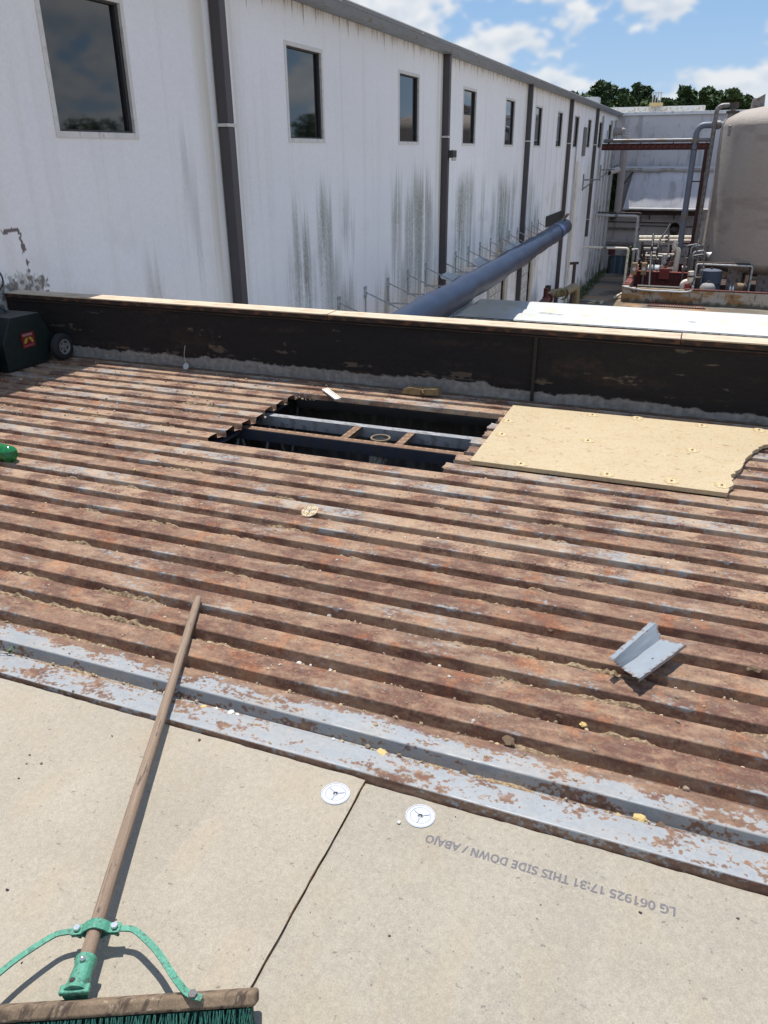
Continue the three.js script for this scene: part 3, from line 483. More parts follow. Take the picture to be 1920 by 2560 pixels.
// ---------------------------------------------------------------- rolled blue awning on its wall frame
{
  const t = thing('rolled_awning', 'long rolled up blue canvas awning on a steel wall frame', 'awning');
  const A = V(-4.12, -0.885, -8.6), B = V(-4.60, -0.835, -29.8), blue = mottled([18, 40, 68], { amp: 0.10, stain: [25, 49, 79], amount: 0.3, size: 1.6, f: 4, rough: 0.5, seed: 120, sx: 1, res: 512, bump: 0.004 });
  const n = 160, list = []; for (let i = 0; i <= n; i++) { const s = i / n, p = A.clone().lerp(B, s); p.y += (vn(s * 40, 3, 256, 256, 5) - 0.5) * 0.03 - 0.06 * Math.sin(s * Math.PI); p.x += (vn(s * 33, 8, 256, 256, 5) - 0.5) * 0.04; list.push(p); }
  const g = sweep(list, (s) => 0.265 + (vn(s * 22, 1, 256, 256, 6) - 0.5) * 0.02 - 0.03 * Math.exp(-Math.pow((s - 0.90) / 0.012, 2)) - 0.012 * ss(0.90, 0.93, s), 28);
  const pp = g.attributes.position; for (let i = 0; i < pp.count; i++) { const x = pp.getX(i), y = pp.getY(i), z = pp.getZ(i), w = (fbm3(x * 2.2, y * 2.2, z * 0.5, 3, 9) - 0.5) * 0.05; pp.setXYZ(i, x + w * 0.6, y + w, z); }
  const gm = mergeVertices((() => { const q = g.clone(); q.deleteAttribute('normal'); q.deleteAttribute('uv'); return q; })(), 1e-4); gm.computeVertexNormals(); part(t, 'canvas_roll', tri(gm), blue);
  const s = 0.90, c = A.clone().lerp(B, s); c.y -= 0.02; const d = B.clone().sub(A).normalize();
  part(t, 'tie_band', rod(c.clone().addScaledVector(d, -0.35), c.clone().addScaledVector(d, 0.35), 0.285, 0.27, 28, true), new THREE.MeshStandardMaterial({ color: new THREE.Color().setRGB(0.03, 0.07, 0.22), roughness: 0.35, side: THREE.DoubleSide }));
  part(t, 'batten', bar(onX(1402, 556, -4.95), onX(1420, 535, -4.45), 0.09, 0.05), mottled([150, 138, 120], { seed: 121 }));
  const fm = mottled([190, 194, 198], { amp: 0.1, stain: [150, 154, 150], amount: 0.35, size: 0.6, rough: 0.6, seed: 122 });
  for (let k = 0; k < 17; k++) {
    const z = -11.0 - k * 1.155; const w = V(XW + 0.01, -0.70, z), rx = lerp(-4.55, -4.86, k / 16), e = V(rx, -1.02, z + 0.12);
    part(t, 'wall_plate', box(XW + 0.001, XW + 0.02, -0.80, -0.60, z - 0.05, z + 0.05), fm);
    part(t, 'strut', rod(w, e, 0.013), fm); part(t, 'strut', rod(V(XW + 0.01, -1.08, z), V(rx, -1.06, z), 0.014), fm); part(t, 'strut', rod(V(XW + 0.016, -0.7, z), V(XW + 0.016, -1.1, z), 0.012), fm);
  }
  for (const dx of [0, 0.10]) part(t, 'rail', bar(V(-4.50 - dx, -1.04 - dx * 0.3, -8.6), V(-4.88 - dx, -1.04 - dx * 0.3, -29.9), 0.035, 0.05), fm);
  for (let k = 0; k < 70; k++) { const s2 = k / 70, x = lerp(-4.50, -4.88, s2) - 0.05, z = lerp(-8.6, -29.9, s2); part(t, 'lacing', bar(V(x + 0.06, -1.02, z), V(x - 0.06, -1.05, z - 0.12), 0.02, 0.02), steelDark); }
  // dark boarded recess at the end of the frame
  part(t, 'end_board', box(XW + 0.005, XW + 0.03, -1.0, -0.60, -34.2, -30.95), plain(0.02, 0.02, 0.02, 0.9));
  const cloth = new THREE.MeshStandardMaterial({ color: new THREE.Color().setRGB(0.52, 0.52, 0.5), roughness: 0.9, side: THREE.DoubleSide });
  [[1145, 668, 0.9], [1222, 622, 1.4], [1300, 590, 2.0]].forEach(([u, v, w], i) => {
    const p = onX(u, v, -5.0), g2 = new THREE.PlaneGeometry(w, 0.55, 22, 10), q = g2.attributes.position; for (let k = 0; k < q.count; k++) q.setZ(k, (fbm3(q.getX(k) * 3 + i * 9, q.getY(k) * 4, 2, 3, 8) - 0.5) * 0.36 - 0.1 * Math.abs(q.getX(k)));
    g2.rotateX(-1.15); g2.rotateY(Math.PI / 2); g2.translate(p.x, -0.98, p.z); g2.computeVertexNormals();
    solo('cloth_scrap', g2, cloth, ['small white cloth scrap caught on the awning frame next to a bracket', 'wider white cloth scrap draped over the awning frame struts', 'long torn white cloth on the awning frame near the blue tie band'][i], 'cloth', 'white cloth scraps on the awning frame');
  });
}

// ---------------------------------------------------------------- white box trailer beyond the parapet
{
  const t = thing('box_trailer', 'white roofed box trailer parked with its end at the white wall', 'trailer');
  const roof = mottled([192, 193, 189], { amp: 0.04, stain: [188, 182, 162], amount: 0.22, size: 4, f: 3, rough: 0.5, seed: 130, res: 512, bump: 0 });
  const side = mottled([160, 164, 166], { amp: 0.06, stain: [110, 108, 104], amount: 0.25, size: 1.5, rough: 0.5, seed: 131 }), x0 = -5.30, x1 = 7.2, z0 = -20.93, z1 = -18.36, y = -2.0;
  const g = new THREE.PlaneGeometry(x1 - x0, z1 - z0, 130, 30); g.rotateX(-Math.PI / 2); const p = g.attributes.position; for (let i = 0; i < p.count; i++) { const X = p.getX(i), Z = p.getZ(i); p.setY(i, (fbm3(X * 0.7, 1, Z * 1.6, 3, 15) - 0.5) * 0.22 * ss(1.28, 0.9, Math.abs(Z)) ); }
  g.computeVertexNormals(); g.translate((x0 + x1) / 2, y, (z0 + z1) / 2); part(t, 'roof_sheet', tri(g), roof);
  part(t, 'body', box(x0, x1, y - 2.6, y - 0.06, z0 + 0.02, z1 - 0.02), side);
  part(t, 'top_rail', box(x0, x1, y - 0.16, y - 0.012, z1 - 0.02, z1 + 0.03, 0.01), side); part(t, 'top_rail', box(x0, x1, y - 0.16, y - 0.012, z0 - 0.03, z0 + 0.02, 0.01), side); part(t, 'end_rail', box(x0 - 0.03, x0 + 0.02, y - 0.16, y - 0.012, z0 + 0.021, z1 - 0.021, 0.01), side);
  const a = V(-3.6, y - 0.17, z1 + 0.035); part(t, 'seal_strip', box(-3.9, -0.2, y - 0.045, y - 0.02, z1 + 0.031, z1 + 0.045), plain(0.03, 0.03, 0.03));
  for (let k = 0; k < 24; k++) part(t, 'rivet', place(new THREE.SphereGeometry(0.02, 8, 6), x0 + 0.3 + k * 0.5, y - 0.10, z1 + 0.032), steelDark);
  for (const X of [4.2, 5.6]) for (const Z of [z0 + 0.35, z1 - 0.35]) { const wheel = new THREE.Group(); wheel.name = 'wheel'; t.add(wheel); const tg = new THREE.TorusGeometry(0.36, 0.14, 10, 28); tg.translate(X, GY + 0.5, Z); part(wheel, 'tyre', tri(tg), plain(0.02, 0.02, 0.02, 0.9)); part(wheel, 'rim', rod(V(X, GY + 0.5, Z - 0.1), V(X, GY + 0.5, Z + 0.1), 0.26, 0.26, 24), side); }
  part(t, 'landing_leg', box(-3.0, -2.85, GY, y - 2.6, z1 - 0.5, z1 - 0.35), steelDark); part(t, 'landing_leg', box(-3.0, -2.85, GY, y - 2.6, z0 + 0.35, z0 + 0.5), steelDark);
}

// ---------------------------------------------------------------- yard ground
{
  const conc = tex(1024, 1024, (u, v) => {
    const n = fbm(u, v, 5, 5, 5, 1001), m = fbm(u, v, 30, 30, 4, 1011), g = vn(u * 512, v * 512, 512, 512, 1021), st = fbm(u, v, 7, 16, 5, 1031), dk = fbm(u, v, 9, 9, 5, 1041);
    let q = mix3([122, 112, 98], [146, 134, 116], n).map((c) => c * (0.85 + 0.15 * m + 0.12 * g)); q = mix3(q, [176, 124, 70], ss(0.52, 0.68, st) * 0.6); return mix3(q, [74, 70, 64], ss(0.55, 0.70, dk) * 0.65);
  }, 14);
  const g = new THREE.PlaneGeometry(1600, 1600, 1, 1); g.rotateX(-Math.PI / 2); g.translate(0, GY, -300); structure('ground', tri(g), new THREE.MeshStandardMaterial({ map: conc, roughness: 0.92 }), 'stained concrete yard');
  const T = canvasTex(128, 128, (c) => { c.clearRect(0, 0, 128, 128); c.fillStyle = 'rgb(196,184,140)'; c.font = 'bold 110px sans-serif'; c.fillText('21', 4, 104); });
  const p = onY(1491, 755, GY), n = new THREE.PlaneGeometry(0.9, 1.5); n.rotateX(-Math.PI / 2); n.translate(p.x, GY + 0.005, p.z); solo('painted_number', n, new THREE.MeshStandardMaterial({ map: T, transparent: true, roughness: 0.9 }), 'pale number 21 painted on the dark yard concrete', 'ground marking');
  // rusty drain grate in front of the dike
  const d = thing('drain_grate', 'rusty steel trench grate in the stained concrete before the dike', 'grate'); const q = onY(1730, 768, GY);
  part(d, 'frame', box(q.x - 2.0, q.x + 0.6, GY + 0.004, GY + 0.05, q.z - 0.45, q.z - 0.38), rustRed); part(d, 'frame', box(q.x - 2.0, q.x + 0.6, GY + 0.004, GY + 0.05, q.z + 0.38, q.z + 0.45), rustRed); for (let k = 0; k < 22; k++) part(d, 'bar', box(q.x - 1.95 + k * 0.115, q.x - 1.91 + k * 0.115, GY + 0.004, GY + 0.045, q.z - 0.379, q.z + 0.379), rustRed);
}
// ---------------------------------------------------------------- far building across the end of the yard
const FZ = -52;
{
  const t = thing('far_building', 'grey painted block building closing off the end of the yard', 'building');
  const m = tex(1024, 512, (u, v) => { const n = fbm(u, v, 12, 8, 5, 1101), g = vn(u * 512, v * 256, 512, 256, 1102), s = fbm(u, v, 50, 5, 4, 1103), b = fbm(u, v, 60, 40, 3, 1104); let q = [198, 197, 200].map((c) => c * (0.93 + 0.1 * n + 0.05 * g)); q = mix3(q, [136, 134, 134], ss(0.56, 0.78, s) * 0.4); return mix3(q, [124, 122, 124], ss(0.66, 0.85, b) * 0.2); }, 0); m.repeat.set(1 / 14, 1 / 7);
  const wm = new THREE.MeshStandardMaterial({ map: m, roughness: 0.92 });
  part(t, 'wall', box(-30, 12, GY, 3.45, FZ - 8, FZ), wm);
  part(t, 'coping', box(XW + 0.3, 12, 3.451, 3.62, FZ - 0.3, FZ + 0.12, 0.01), mottled([222, 224, 224], { amp: 0.04, stain: [170, 168, 160], amount: 0.2, size: 3, seed: 140 }));
  part(t, 'roof', box(-30, 12, 3.451, 3.5, FZ - 12, FZ - 0.31), mottled([190, 190, 188], { seed: 142 }));
  const a = onZ(1520, 265, -60), b = onZ(1762, 274, -60); part(t, 'rooftop_curb', box(a.x - 2, b.x, 3.501, 4.25, -61, -60), mottled([214, 214, 210], { amp: 0.04, stain: [184, 160, 120], amount: 0.2, size: 2, seed: 143 }));
  const v = new THREE.Group(); v.name = 'vent_rack'; t.add(v); const p = onZ(1640, 262, -59.8); for (let k = 0; k < 4; k++) part(v, 'vent_tube', rod(V(p.x - 0.24 + k * 0.16, 3.6, -59.8), V(p.x - 0.24 + k * 0.16, 5.0, -59.8), 0.035), galvLight); part(v, 'cap_bar', box(p.x - 0.32, p.x + 0.32, 5.0, 5.06, -59.9, -59.7), galvLight); part(v, 'base_block', box(p.x - 0.4, p.x + 0.4, 4.251, 4.45, -60.2, -59.6), mottled([196, 172, 120], { seed: 144 }));
  // pipes and ledges along the wall
  const hz = (u0, u1, vv, r, mat, off = 0.25, name = 'wall_pipe') => { const q = onZ((u0 + u1) / 2, vv, FZ + off), x0 = onZ(u0, vv, FZ + off).x, x1 = onZ(u1, vv, FZ + off).x; part(t, name, rod(V(x0, q.y, FZ + off), V(x1, q.y, FZ + off), r), mat); };
  hz(1556, 1830, 423, 0.16, galvLight, 0.55); hz(1562, 1740, 532, 0.13, steelDark, 0.3); hz(1600, 1760, 547, 0.05, galvLight, 0.2); hz(1520, 1680, 556, 0.03, steelDark, 0.2); hz(1520, 1600, 572, 0.07, galv, 0.3); hz(1515, 1590, 604, 0.06, galvLight, 0.4); hz(1515, 1590, 612, 0.06, galv, 0.4); hz(1600, 1745, 566, 0.03, steelDark, 0.2); hz(1610, 1745, 615, 0.05, galv, 0.5); hz(1610, 1745, 628, 0.05, galvLight, 0.5); hz(1610, 1745, 640, 0.05, galv, 0.5);
  for (const [u, vv] of [[1624, 538], [1686, 538]]) { const q = onZ(u, vv, FZ + 0.2); part(t, 'hanger', box(q.x - 0.03, q.x + 0.03, q.y - 0.25, q.y + 0.15, FZ + 0.001, FZ + 0.25), steelDark); }
  const f = onZ(1686, 575, FZ + 0.35); part(t, 'exhaust_stub', rod(V(f.x, f.y - 0.1, FZ), V(f.x, f.y + 0.2, FZ + 0.7), 0.26, 0.26, 18, true), new THREE.MeshStandardMaterial({ color: 0x55483a, roughness: 0.9, side: THREE.DoubleSide }));
  // sheet hung from the pipe, leaning away from the wall
  const s = thing('hanging_sheet', 'pale grey sheet hung from a horizontal pipe against the far wall', 'sheet');
  const tl = onZ(1584, 428, FZ + 0.55), tr = onZ(1830, 428, FZ + 0.55), bl = onZ(1557, 522, FZ + 1.5), br = onZ(1830, 526, FZ + 1.5), g = new THREE.PlaneGeometry(1, 1, 30, 16), q = g.attributes.position;
  for (let i = 0; i < q.count; i++) { const x = q.getX(i) + 0.5, y = q.getY(i) + 0.5, P = bl.clone().lerp(br, x).lerp(tl.clone().lerp(tr, x), y); q.setXYZ(i, P.x, P.y, P.z + (fbm3(P.x * 0.9, P.y * 0.9, 3, 3, 7) - 0.5) * 0.25); } g.computeVertexNormals();
  part(s, 'fabric', tri(g), new THREE.MeshStandardMaterial({ map: m, roughness: 0.9, side: THREE.DoubleSide })); part(s, 'bottom_bar', rod(bl, br, 0.07), galvLight);
  part(s, 'side_cord', sweep([tl, tl.clone().lerp(bl, 0.5).add(V(-0.5, 0, 0.1)), bl.clone().add(V(-0.2, 0.3, 0))], 0.05, 6), steelDark);
}
// ---------------------------------------------------------------- dike with the tank and its pipework
const DZ = -40.55;
{
  const t = thing('concrete_dike', 'rust stained concrete dike wall around the tank and pumps', 'dike');
  const m = tex(1024, 256, (u, v) => { const n = fbm(u, v, 20, 4, 5, 1201), g = vn(u * 512, v * 128, 512, 128, 1202), r = fbm(u, v, 90, 2, 4, 1203), b = fbm(u, v, 16, 3, 4, 1204); let q = mix3([168, 160, 146], [190, 184, 172], n).map((c) => c * (0.9 + 0.15 * g)); q = mix3(q, [150, 108, 62], ss(0.44, 0.62, b + 0.10 * Math.sin(u * 6.28 * 1 + 0.6)) * 0.75); q = mix3(q, [92, 80, 66], ss(0.58, 0.76, r) * 0.6); return mix3(q, [70, 66, 54], ss(0.30, 0.02, v + (r - 0.5) * 0.5) * 0.7); }); m.repeat.set(1 / 11, 1 / 0.75); m.offset.set(0.3, 5.1 / 0.75 % 1);
  const dm = new THREE.MeshStandardMaterial({ map: m, roughness: 0.92 });
  const x0 = -3.27, x1 = 9, yt = -4.42;
  part(t, 'front_wall', box(x0, x1, GY, yt, DZ - 0.28, DZ), dm); part(t, 'side_wall', box(x0, x0 + 0.28, GY, yt, -49.4, DZ - 0.281), dm); part(t, 'back_wall', box(x0, x1, GY, yt, -49.68, -49.401), dm); part(t, 'side_wall', box(x1 - 0.28, x1, GY, yt, -49.4, DZ - 0.281), dm);
  part(t, 'floor_slab', box(x0 + 0.281, x1 - 0.281, GY + 0.004, GY + 0.1, -49.4, DZ - 0.281), mottled([84, 70, 62], { amp: 0.2, stain: [50, 34, 30], amount: 0.5, size: 3, seed: 150 }));
  part(t, 'edge_angle', box(-0.4, x1, yt + 0.001, yt + 0.05, DZ - 0.29, DZ + 0.01), rustRed); part(t, 'edge_angle', box(x0 - 0.01, x0 + 0.3, yt + 0.001, yt + 0.05, -49.0, DZ - 0.7), mottled([150, 74, 58], { amp: 0.15, stain: [96, 50, 42], amount: 0.4, size: 1, seed: 151 }));
}
const redPaint = mottled([104, 36, 36], { amp: 0.14, stain: [70, 28, 28], amount: 0.35, size: 1.2, rough: 0.7, seed: 152 });
{ const t = thing('pump_skid', 'dark red steel skid tray with raised edges behind the dike wall', 'skid'); const a = onZ(1585, 700, -43.4), b = onZ(1722, 700, -43.4);
  part(t, 'front_panel', box(a.x, b.x, -4.9, -4.02, -43.45, -43.36), redPaint); part(t, 'back_panel', box(a.x, b.x, -4.9, -3.9, -46.3, -46.2), redPaint); part(t, 'end_panel', box(a.x, a.x + 0.09, -4.9, -4.02, -46.2, -43.451), redPaint); part(t, 'end_panel', box(b.x - 0.09, b.x, -4.9, -4.02, -46.2, -43.451), redPaint); part(t, 'deck_plate', box(a.x + 0.091, b.x - 0.091, -4.6, -4.5, -46.19, -43.46), redPaint);
  part(t, 'lip', box(a.x - 0.03, b.x + 0.03, -4.019, -3.97, -43.5, -43.3), mottled([176, 100, 84], { seed: 153 }));
  const c = onZ(1660, 688, -43.2); part(t, 'lifting_lug', box(c.x - 0.25, c.x + 0.25, -4.3, -3.8, -43.3, -43.1), mottled([122, 54, 48], { seed: 154 })); part(t, 'trough_beam', box(a.x + 0.3, a.x + 2.4, -4.75, -4.45, -41.9, -41.6, 0.03), mottled([96, 92, 88], { seed: 155 })); }
// tank
{
  const t = thing('storage_tank', 'tall beige vertical storage tank with a domed top on grey legs', 'tank');
  const R = 2.95, zc = -45.2, left = onZ(1778, 470, zc).x, xc = left + R * 1.0, yb = -3.45, yt = 2.62;
  const sk = tex(512, 512, (u, v) => { const n = fbm(u, v, 6, 5, 5, 1301), g = vn(u * 256, v * 256, 256, 256, 1302), s = fbm(u, v, 5, 22, 4, 1303); const q = [160, 150, 140].map((c) => c * (0.93 + 0.09 * n + 0.06 * g)); return mix3(q, [132, 120, 112], ss(0.58, 0.78, s) * 0.45); }); sk.repeat.set(3, 1);
  const tm = new THREE.MeshStandardMaterial({ map: sk, roughness: 0.85, bumpMap: bumpOf(0.2), bumpScale: 0.02 });
  const prof = [[0.02, yb - 0.75], [R * 0.5, yb - 0.62], [R * 0.85, yb - 0.35], [R * 0.985, yb - 0.08], [R, yb + 0.1]]; for (let k = 1; k < 10; k++) prof.push([R, lerp(yb + 0.1, yt, k / 10)]); prof.push([R, yt], [R * 0.985, yt + 0.18], [R * 0.94, yt + 0.36], [R * 0.84, yt + 0.54], [R * 0.66, yt + 0.72], [R * 0.42, yt + 0.84], [0.01, yt + 0.9]);
  const g = new THREE.LatheGeometry(prof.map((p) => new THREE.Vector2(...p)), 72); const pp = g.attributes.position; for (let i = 0; i < pp.count; i++) { const x = pp.getX(i), y = pp.getY(i), z = pp.getZ(i), k = 1 + (fbm3(x * 0.8, y * 0.9, z * 0.8, 3, 31) - 0.5) * 0.022; pp.setXYZ(i, x * k, y, z * k); } g.computeVertexNormals(); g.translate(xc, 0, zc); part(t, 'shell', g, tm);
  const legM = mottled([128, 120, 116], { amp: 0.08, stain: [96, 84, 76], amount: 0.3, size: 1.2, seed: 156 });
  for (const [u, z] of [[1836, -42.95], [1775, -44.6], [1912, -43.0], [1850, -47.6]]) { const b = onZ(u, 690, z), sh = new THREE.Shape(); sh.moveTo(-0.30, 0); sh.lineTo(0.30, 0); sh.lineTo(0.34, 1.7); sh.lineTo(-0.34, 1.7); const lg = new THREE.ExtrudeGeometry(sh, { depth: 0.2, bevelEnabled: true, bevelSize: 0.01, bevelThickness: 0.01 }); lg.translate(b.x, -5.0, z - 0.1); part(t, 'leg', tri(lg), legM); part(t, 'base_plate', box(b.x - 0.45, b.x + 0.45, -4.995, -4.94, z - 0.35, z + 0.35), rustRed); }
  const v = new THREE.Group(); v.name = 'vent_hood'; t.add(v); const c = onZ(1893, 262, zc); part(v, 'neck', rod(V(c.x, yt + 0.7, zc), V(c.x, yt + 1.2, zc), 0.28, 0.24, 20), legM);
  { const s = new THREE.Shape(); const P = (u, w) => { const q = onZ(u, w, zc); s.curves.length || s.currentPoint.x ? s.lineTo(q.x, q.y) : s.moveTo(q.x, q.y); }; const q0 = onZ(1885, 252, zc), q1 = onZ(1912, 237, zc), q2 = onZ(1908, 272, zc), q3 = onZ(1890, 272, zc); s.moveTo(q0.x, q0.y); s.lineTo(q1.x, q1.y); s.lineTo(q2.x, q2.y); s.lineTo(q3.x, q3.y); const e = new THREE.ExtrudeGeometry(s, { depth: 0.5, bevelEnabled: true, bevelSize: 0.03, bevelThickness: 0.03 }); e.translate(0, 0, zc - 0.25); part(v, 'hood', tri(e), legM); }
  const b = onZ(1824, 325, zc + R * 0.75); part(t, 'inspection_port', box(b.x - 0.07, b.x + 0.07, b.y - 0.25, b.y + 0.2, b.z - 0.3, b.z + 0.05, 0.04), galv);
  // neck on the shoulder
  const nk = onZ(1832, 283, zc + 0.4); part(t, 'nozzle', rod(V(nk.x, yt + 0.1, zc + 0.4), V(nk.x, nk.y, zc + 0.4), 0.24, 0.2, 18), tm); part(t, 'nozzle_flange', rod(V(nk.x, nk.y, zc + 0.4), V(nk.x, nk.y + 0.10, zc + 0.4), 0.30, 0.30, 18), steelDark);
  // risers
  const r1 = thing('riser_pipe', 'grey riser pipe that loops over onto the tank shoulder', 'pipe', 'large riser pipes beside the tank'); const top = onZ(1794, 264, zc + 0.4), bot = onZ(1735, 690, zc + 0.4);
  part(r1, 'run', pipe([V(top.x - 0.05, -4.7, zc + 0.4), V(top.x, top.y, zc + 0.4), V(nk.x, top.y, zc + 0.4), V(nk.x, nk.y + 0.1, zc + 0.4)], 0.105, 3.2, 16), galv);
  for (const y of [-2.4, 0.4, 2.6]) part(r1, 'coupling', rod(V(top.x - 0.03, y, zc + 0.4), V(top.x - 0.03, y + 0.25, zc + 0.4), 0.125), galv); part(r1, 'flange', rod(V(nk.x, nk.y + 0.2, zc + 0.4), V(nk.x, nk.y + 0.45, zc + 0.4), 0.22), steelDark);
  const r2 = thing('riser_pipe', 'blue grey riser pipe with a single elbow into the side of the tank', 'pipe', 'large riser pipes beside the tank'); const e1 = onZ(1744, 313, zc + 0.2), e2 = onZ(1806, 313, zc + 0.2); part(r2, 'run', pipe([V(e1.x, -3.2, zc + 0.2), V(e1.x, e1.y, zc + 0.2), V(e2.x + 0.3, e1.y, zc + 0.2)], 0.145, 2.8, 16), mottled([108, 116, 128], { amp: 0.08, size: 1.4, rough: 0.5, seed: 157 })); for (const y of [-1.6, 1.9]) part(r2, 'coupling', rod(V(e1.x, y, zc + 0.2), V(e1.x, y + 0.3, zc + 0.2), 0.17), galv); part(r2, 'flange', rod(V(e2.x - 0.3, e1.y, zc + 0.2), V(e2.x - 0.1, e1.y, zc + 0.2), 0.2), galv);
  // cross beam to the white building
  const bm = thing('pipe_bridge', 'rust red steel beam with a thin pipe bridging from white building to tank', 'beam'); const bl = onX(1510, 368, XW + 0.02), br = onZ(1777, 366, zc + 0.3), by = (bl.y + br.y) / 2;
  part(bm, 'beam', merge([bar(V(bl.x, by + 0.14, zc), V(br.x, by + 0.14, zc + 0.3), 0.20, 0.02), bar(V(bl.x, by, zc), V(br.x, by, zc + 0.3), 0.02, 0.27), bar(V(bl.x, by - 0.14, zc), V(br.x, by - 0.14, zc + 0.3), 0.20, 0.02)]), rustRed);
  const py = onZ(1650, 351, zc).y; part(bm, 'pipe', rod(V(bl.x + 0.1, py, zc), V(br.x + 0.1, py, zc + 0.3), 0.085), galv); for (const u of [1602, 1683, 1767]) { const q = onZ(u, 358, zc + 0.1); part(bm, 'hanger', rod(V(q.x, by + 0.15, q.z), V(q.x, py, q.z), 0.025), steelDark); }
  const c1 = onZ(1766, 372, zc + 0.3); part(bm, 'column', bar(V(c1.x, -5.0, zc + 0.3), V(c1.x, by - 0.15, zc + 0.3), 0.17, 0.17), mottled([62, 36, 34], { amp: 0.15, size: 0.8, seed: 158 })); part(bm, 'stay', bar(V(e1.x, 0.2, zc + 0.25), V(top.x, 0.2, zc + 0.35), 0.06, 0.06), steelDark);
}
// pipe stands between wall and dike
{
  const std = (name, label, mat, r, pts) => { const t = thing(name, label, 'pipe', 'pipe runs at the dike'); part(t, 'run', pipe(pts, r, 2.6, 10), mat); const a = pts[0], b = pts[1]; part(t, 'coupling', rod(a.clone().lerp(b, 0.45), a.clone().lerp(b, 0.45).addScaledVector(b.clone().sub(a).normalize(), 0.16), r * 1.35), galv); return t; };
  const z = -42; let a = onX(1482, 619, XW), y = onZ(1540, 620, z).y, x = onZ(1571, 625, z).x; std('pipe_run', 'white galvanised pipe from the wall bending down onto the dike corner', pvcWhite, 0.055, [V(XW + 0.02, y, z), V(x, y, z), V(x - 0.02, -4.9, z), V(x - 0.3, -4.95, z + 1.2)]);
  let q = onZ(1596, 625, z - 1.5); std('pipe_run', 'grey pipe stub curving down beside the dike side wall', galvLight, 0.06, [V(x + 0.05, q.y, z - 1.5), V(q.x, q.y, z - 1.5), V(q.x, -4.9, z - 1.5)]);
  q = onZ(1596, 540, -46); const w = onX(1500, 538, XW); std('pipe_run', 'upper grey pipe from the wall with a downward elbow above the skid', galvLight, 0.075, [V(XW + 0.02, q.y, -46), V(q.x, q.y, -46), V(q.x, -4.6, -46)]);
  std('pipe_run', 'thin dark pipe running over the upper grey pipe', steelDark, 0.04, [V(XW + 0.02, q.y + 0.14, -46), V(q.x + 0.15, q.y + 0.14, -46), V(q.x + 0.15, -1.9, -46)]);
  for (const [u0, v0, u1, v1, zz, r, mat, lab] of [[1598, 593, 1745, 593, -46.5, 0.09, pvcWhite, 'bright white header pipe above the pumps'], [1598, 601, 1745, 602, -46.3, 0.06, pvcWhite, 'second white header pipe just below the bright one'], [1740, 656, 1878, 661, -42.2, 0.05, steelDark, 'dark rail pipe in front of the tank underside'], [1742, 660, 1882, 666, -42.1, 0.045, galvLight, 'pale pipe under the dark rail before the tank']]) { const A = onZ(u0, v0, zz), B = onZ(u1, v1, zz); std('pipe_run', lab, mat, r, zz > -43 ? [A.clone().setY(-4.8), A, B, B.clone().setY(-4.8)] : [A, B, B.clone().add(V(0, -1.4, 0))]); }
  q = onZ(1502, 329, -50); let p2 = onZ(1566, 325, -50.2); const big = thing('stack_pipe', 'tall grey pipe pair joined at the top in the far corner', 'pipe'); part(big, 'run', pipe([V(q.x + 0.25, GY, -50.2), V(q.x + 0.25, q.y, -50.2), V(p2.x, q.y, -50.2), V(p2.x, -1.6, -50.2)], 0.2, 1.6, 14), mottled([156, 150, 146], { amp: 0.08, size: 1.5, seed: 159 })); part(big, 'elbow_cap', rod(V(p2.x, q.y - 0.35, -50.2), V(p2.x, q.y + 0.12, -50.2), 0.24), galvLight);
  part(big, 'outlet_stub', rod(onZ(1521, 431, -48.5), onZ(1545, 424, -49.6), 0.16, 0.16, 16, true), new THREE.MeshStandardMaterial({ color: 0xb8b2aa, roughness: 0.7, side: THREE.DoubleSide }));
  const w1 = thing('white_riser', 'white plastic pipe with thick elbows leaning over the pumps', 'pipe'); part(w1, 'run', pipe([onZ(1690, 605, -44), onZ(1685, 620, -44), onZ(1697, 626, -44), onZ(1686, 690, -44)], 0.13, 1.4, 12), pvcWhite);
  const w2 = thing('white_manifold', 'white plastic elbow pipe standing at the front dike wall', 'pipe'); part(w2, 'run', pipe([onZ(1706, 725, -41.3), onZ(1707, 707, -41.3), onZ(1726, 703, -41.3), onZ(1728, 678, -41.3)], 0.14, 1.4, 12), pvcWhite); part(w2, 'coupling', rod(onZ(1727, 692, -41.3), onZ(1727.5, 688, -41.3), 0.17), steelDark); part(w2, 'valve_handle', box(onZ(1718, 720, -41.2).x - 0.12, onZ(1718, 720, -41.2).x + 0.12, -4.6, -4.2, -41.25, -41.1, 0.02), mottled([150, 58, 48], { seed: 160 }));
  // blue grey hose drape on the dike face
  const dr = (pts, label, r, mat) => { const c = new THREE.CatmullRomCurve3(pts), t = solo('hose', sweep(c.getPoints(30), r, 6), mat, label, 'hose', 'hoses at the dike'); return t; };
  const hb = plain(0.02, 0.02, 0.022, 0.6);
  dr([onZ(1578, 716, DZ + 0.06), onZ(1582, 730, DZ + 0.08), onZ(1590, 728, DZ + 0.08), onZ(1591, 716, DZ + 0.06)], 'short black hose loop hanging over the dike corner', 0.025, hb);
  dr([onZ(1555, 716, DZ + 0.07), onZ(1600, 724, DZ + 0.07), onZ(1660, 728, DZ + 0.07), onZ(1728, 727, DZ + 0.07), onZ(1732, 715, DZ + 0.07)], 'pale hose lying along the top of the dike wall', 0.05, galvLight);
  dr([onZ(1623, 715, -42), onZ(1628, 640, -43.5), onZ(1634, 585, -45)], 'straight black hose rising from the skid left of the crane hose', 0.06, hb); dr([onZ(1640, 650, -43.5), onZ(1650, 600, -44.5), onZ(1662, 583, -45), onZ(1676, 560, -48)], 'black hose arching over toward the far wall', 0.05, hb);
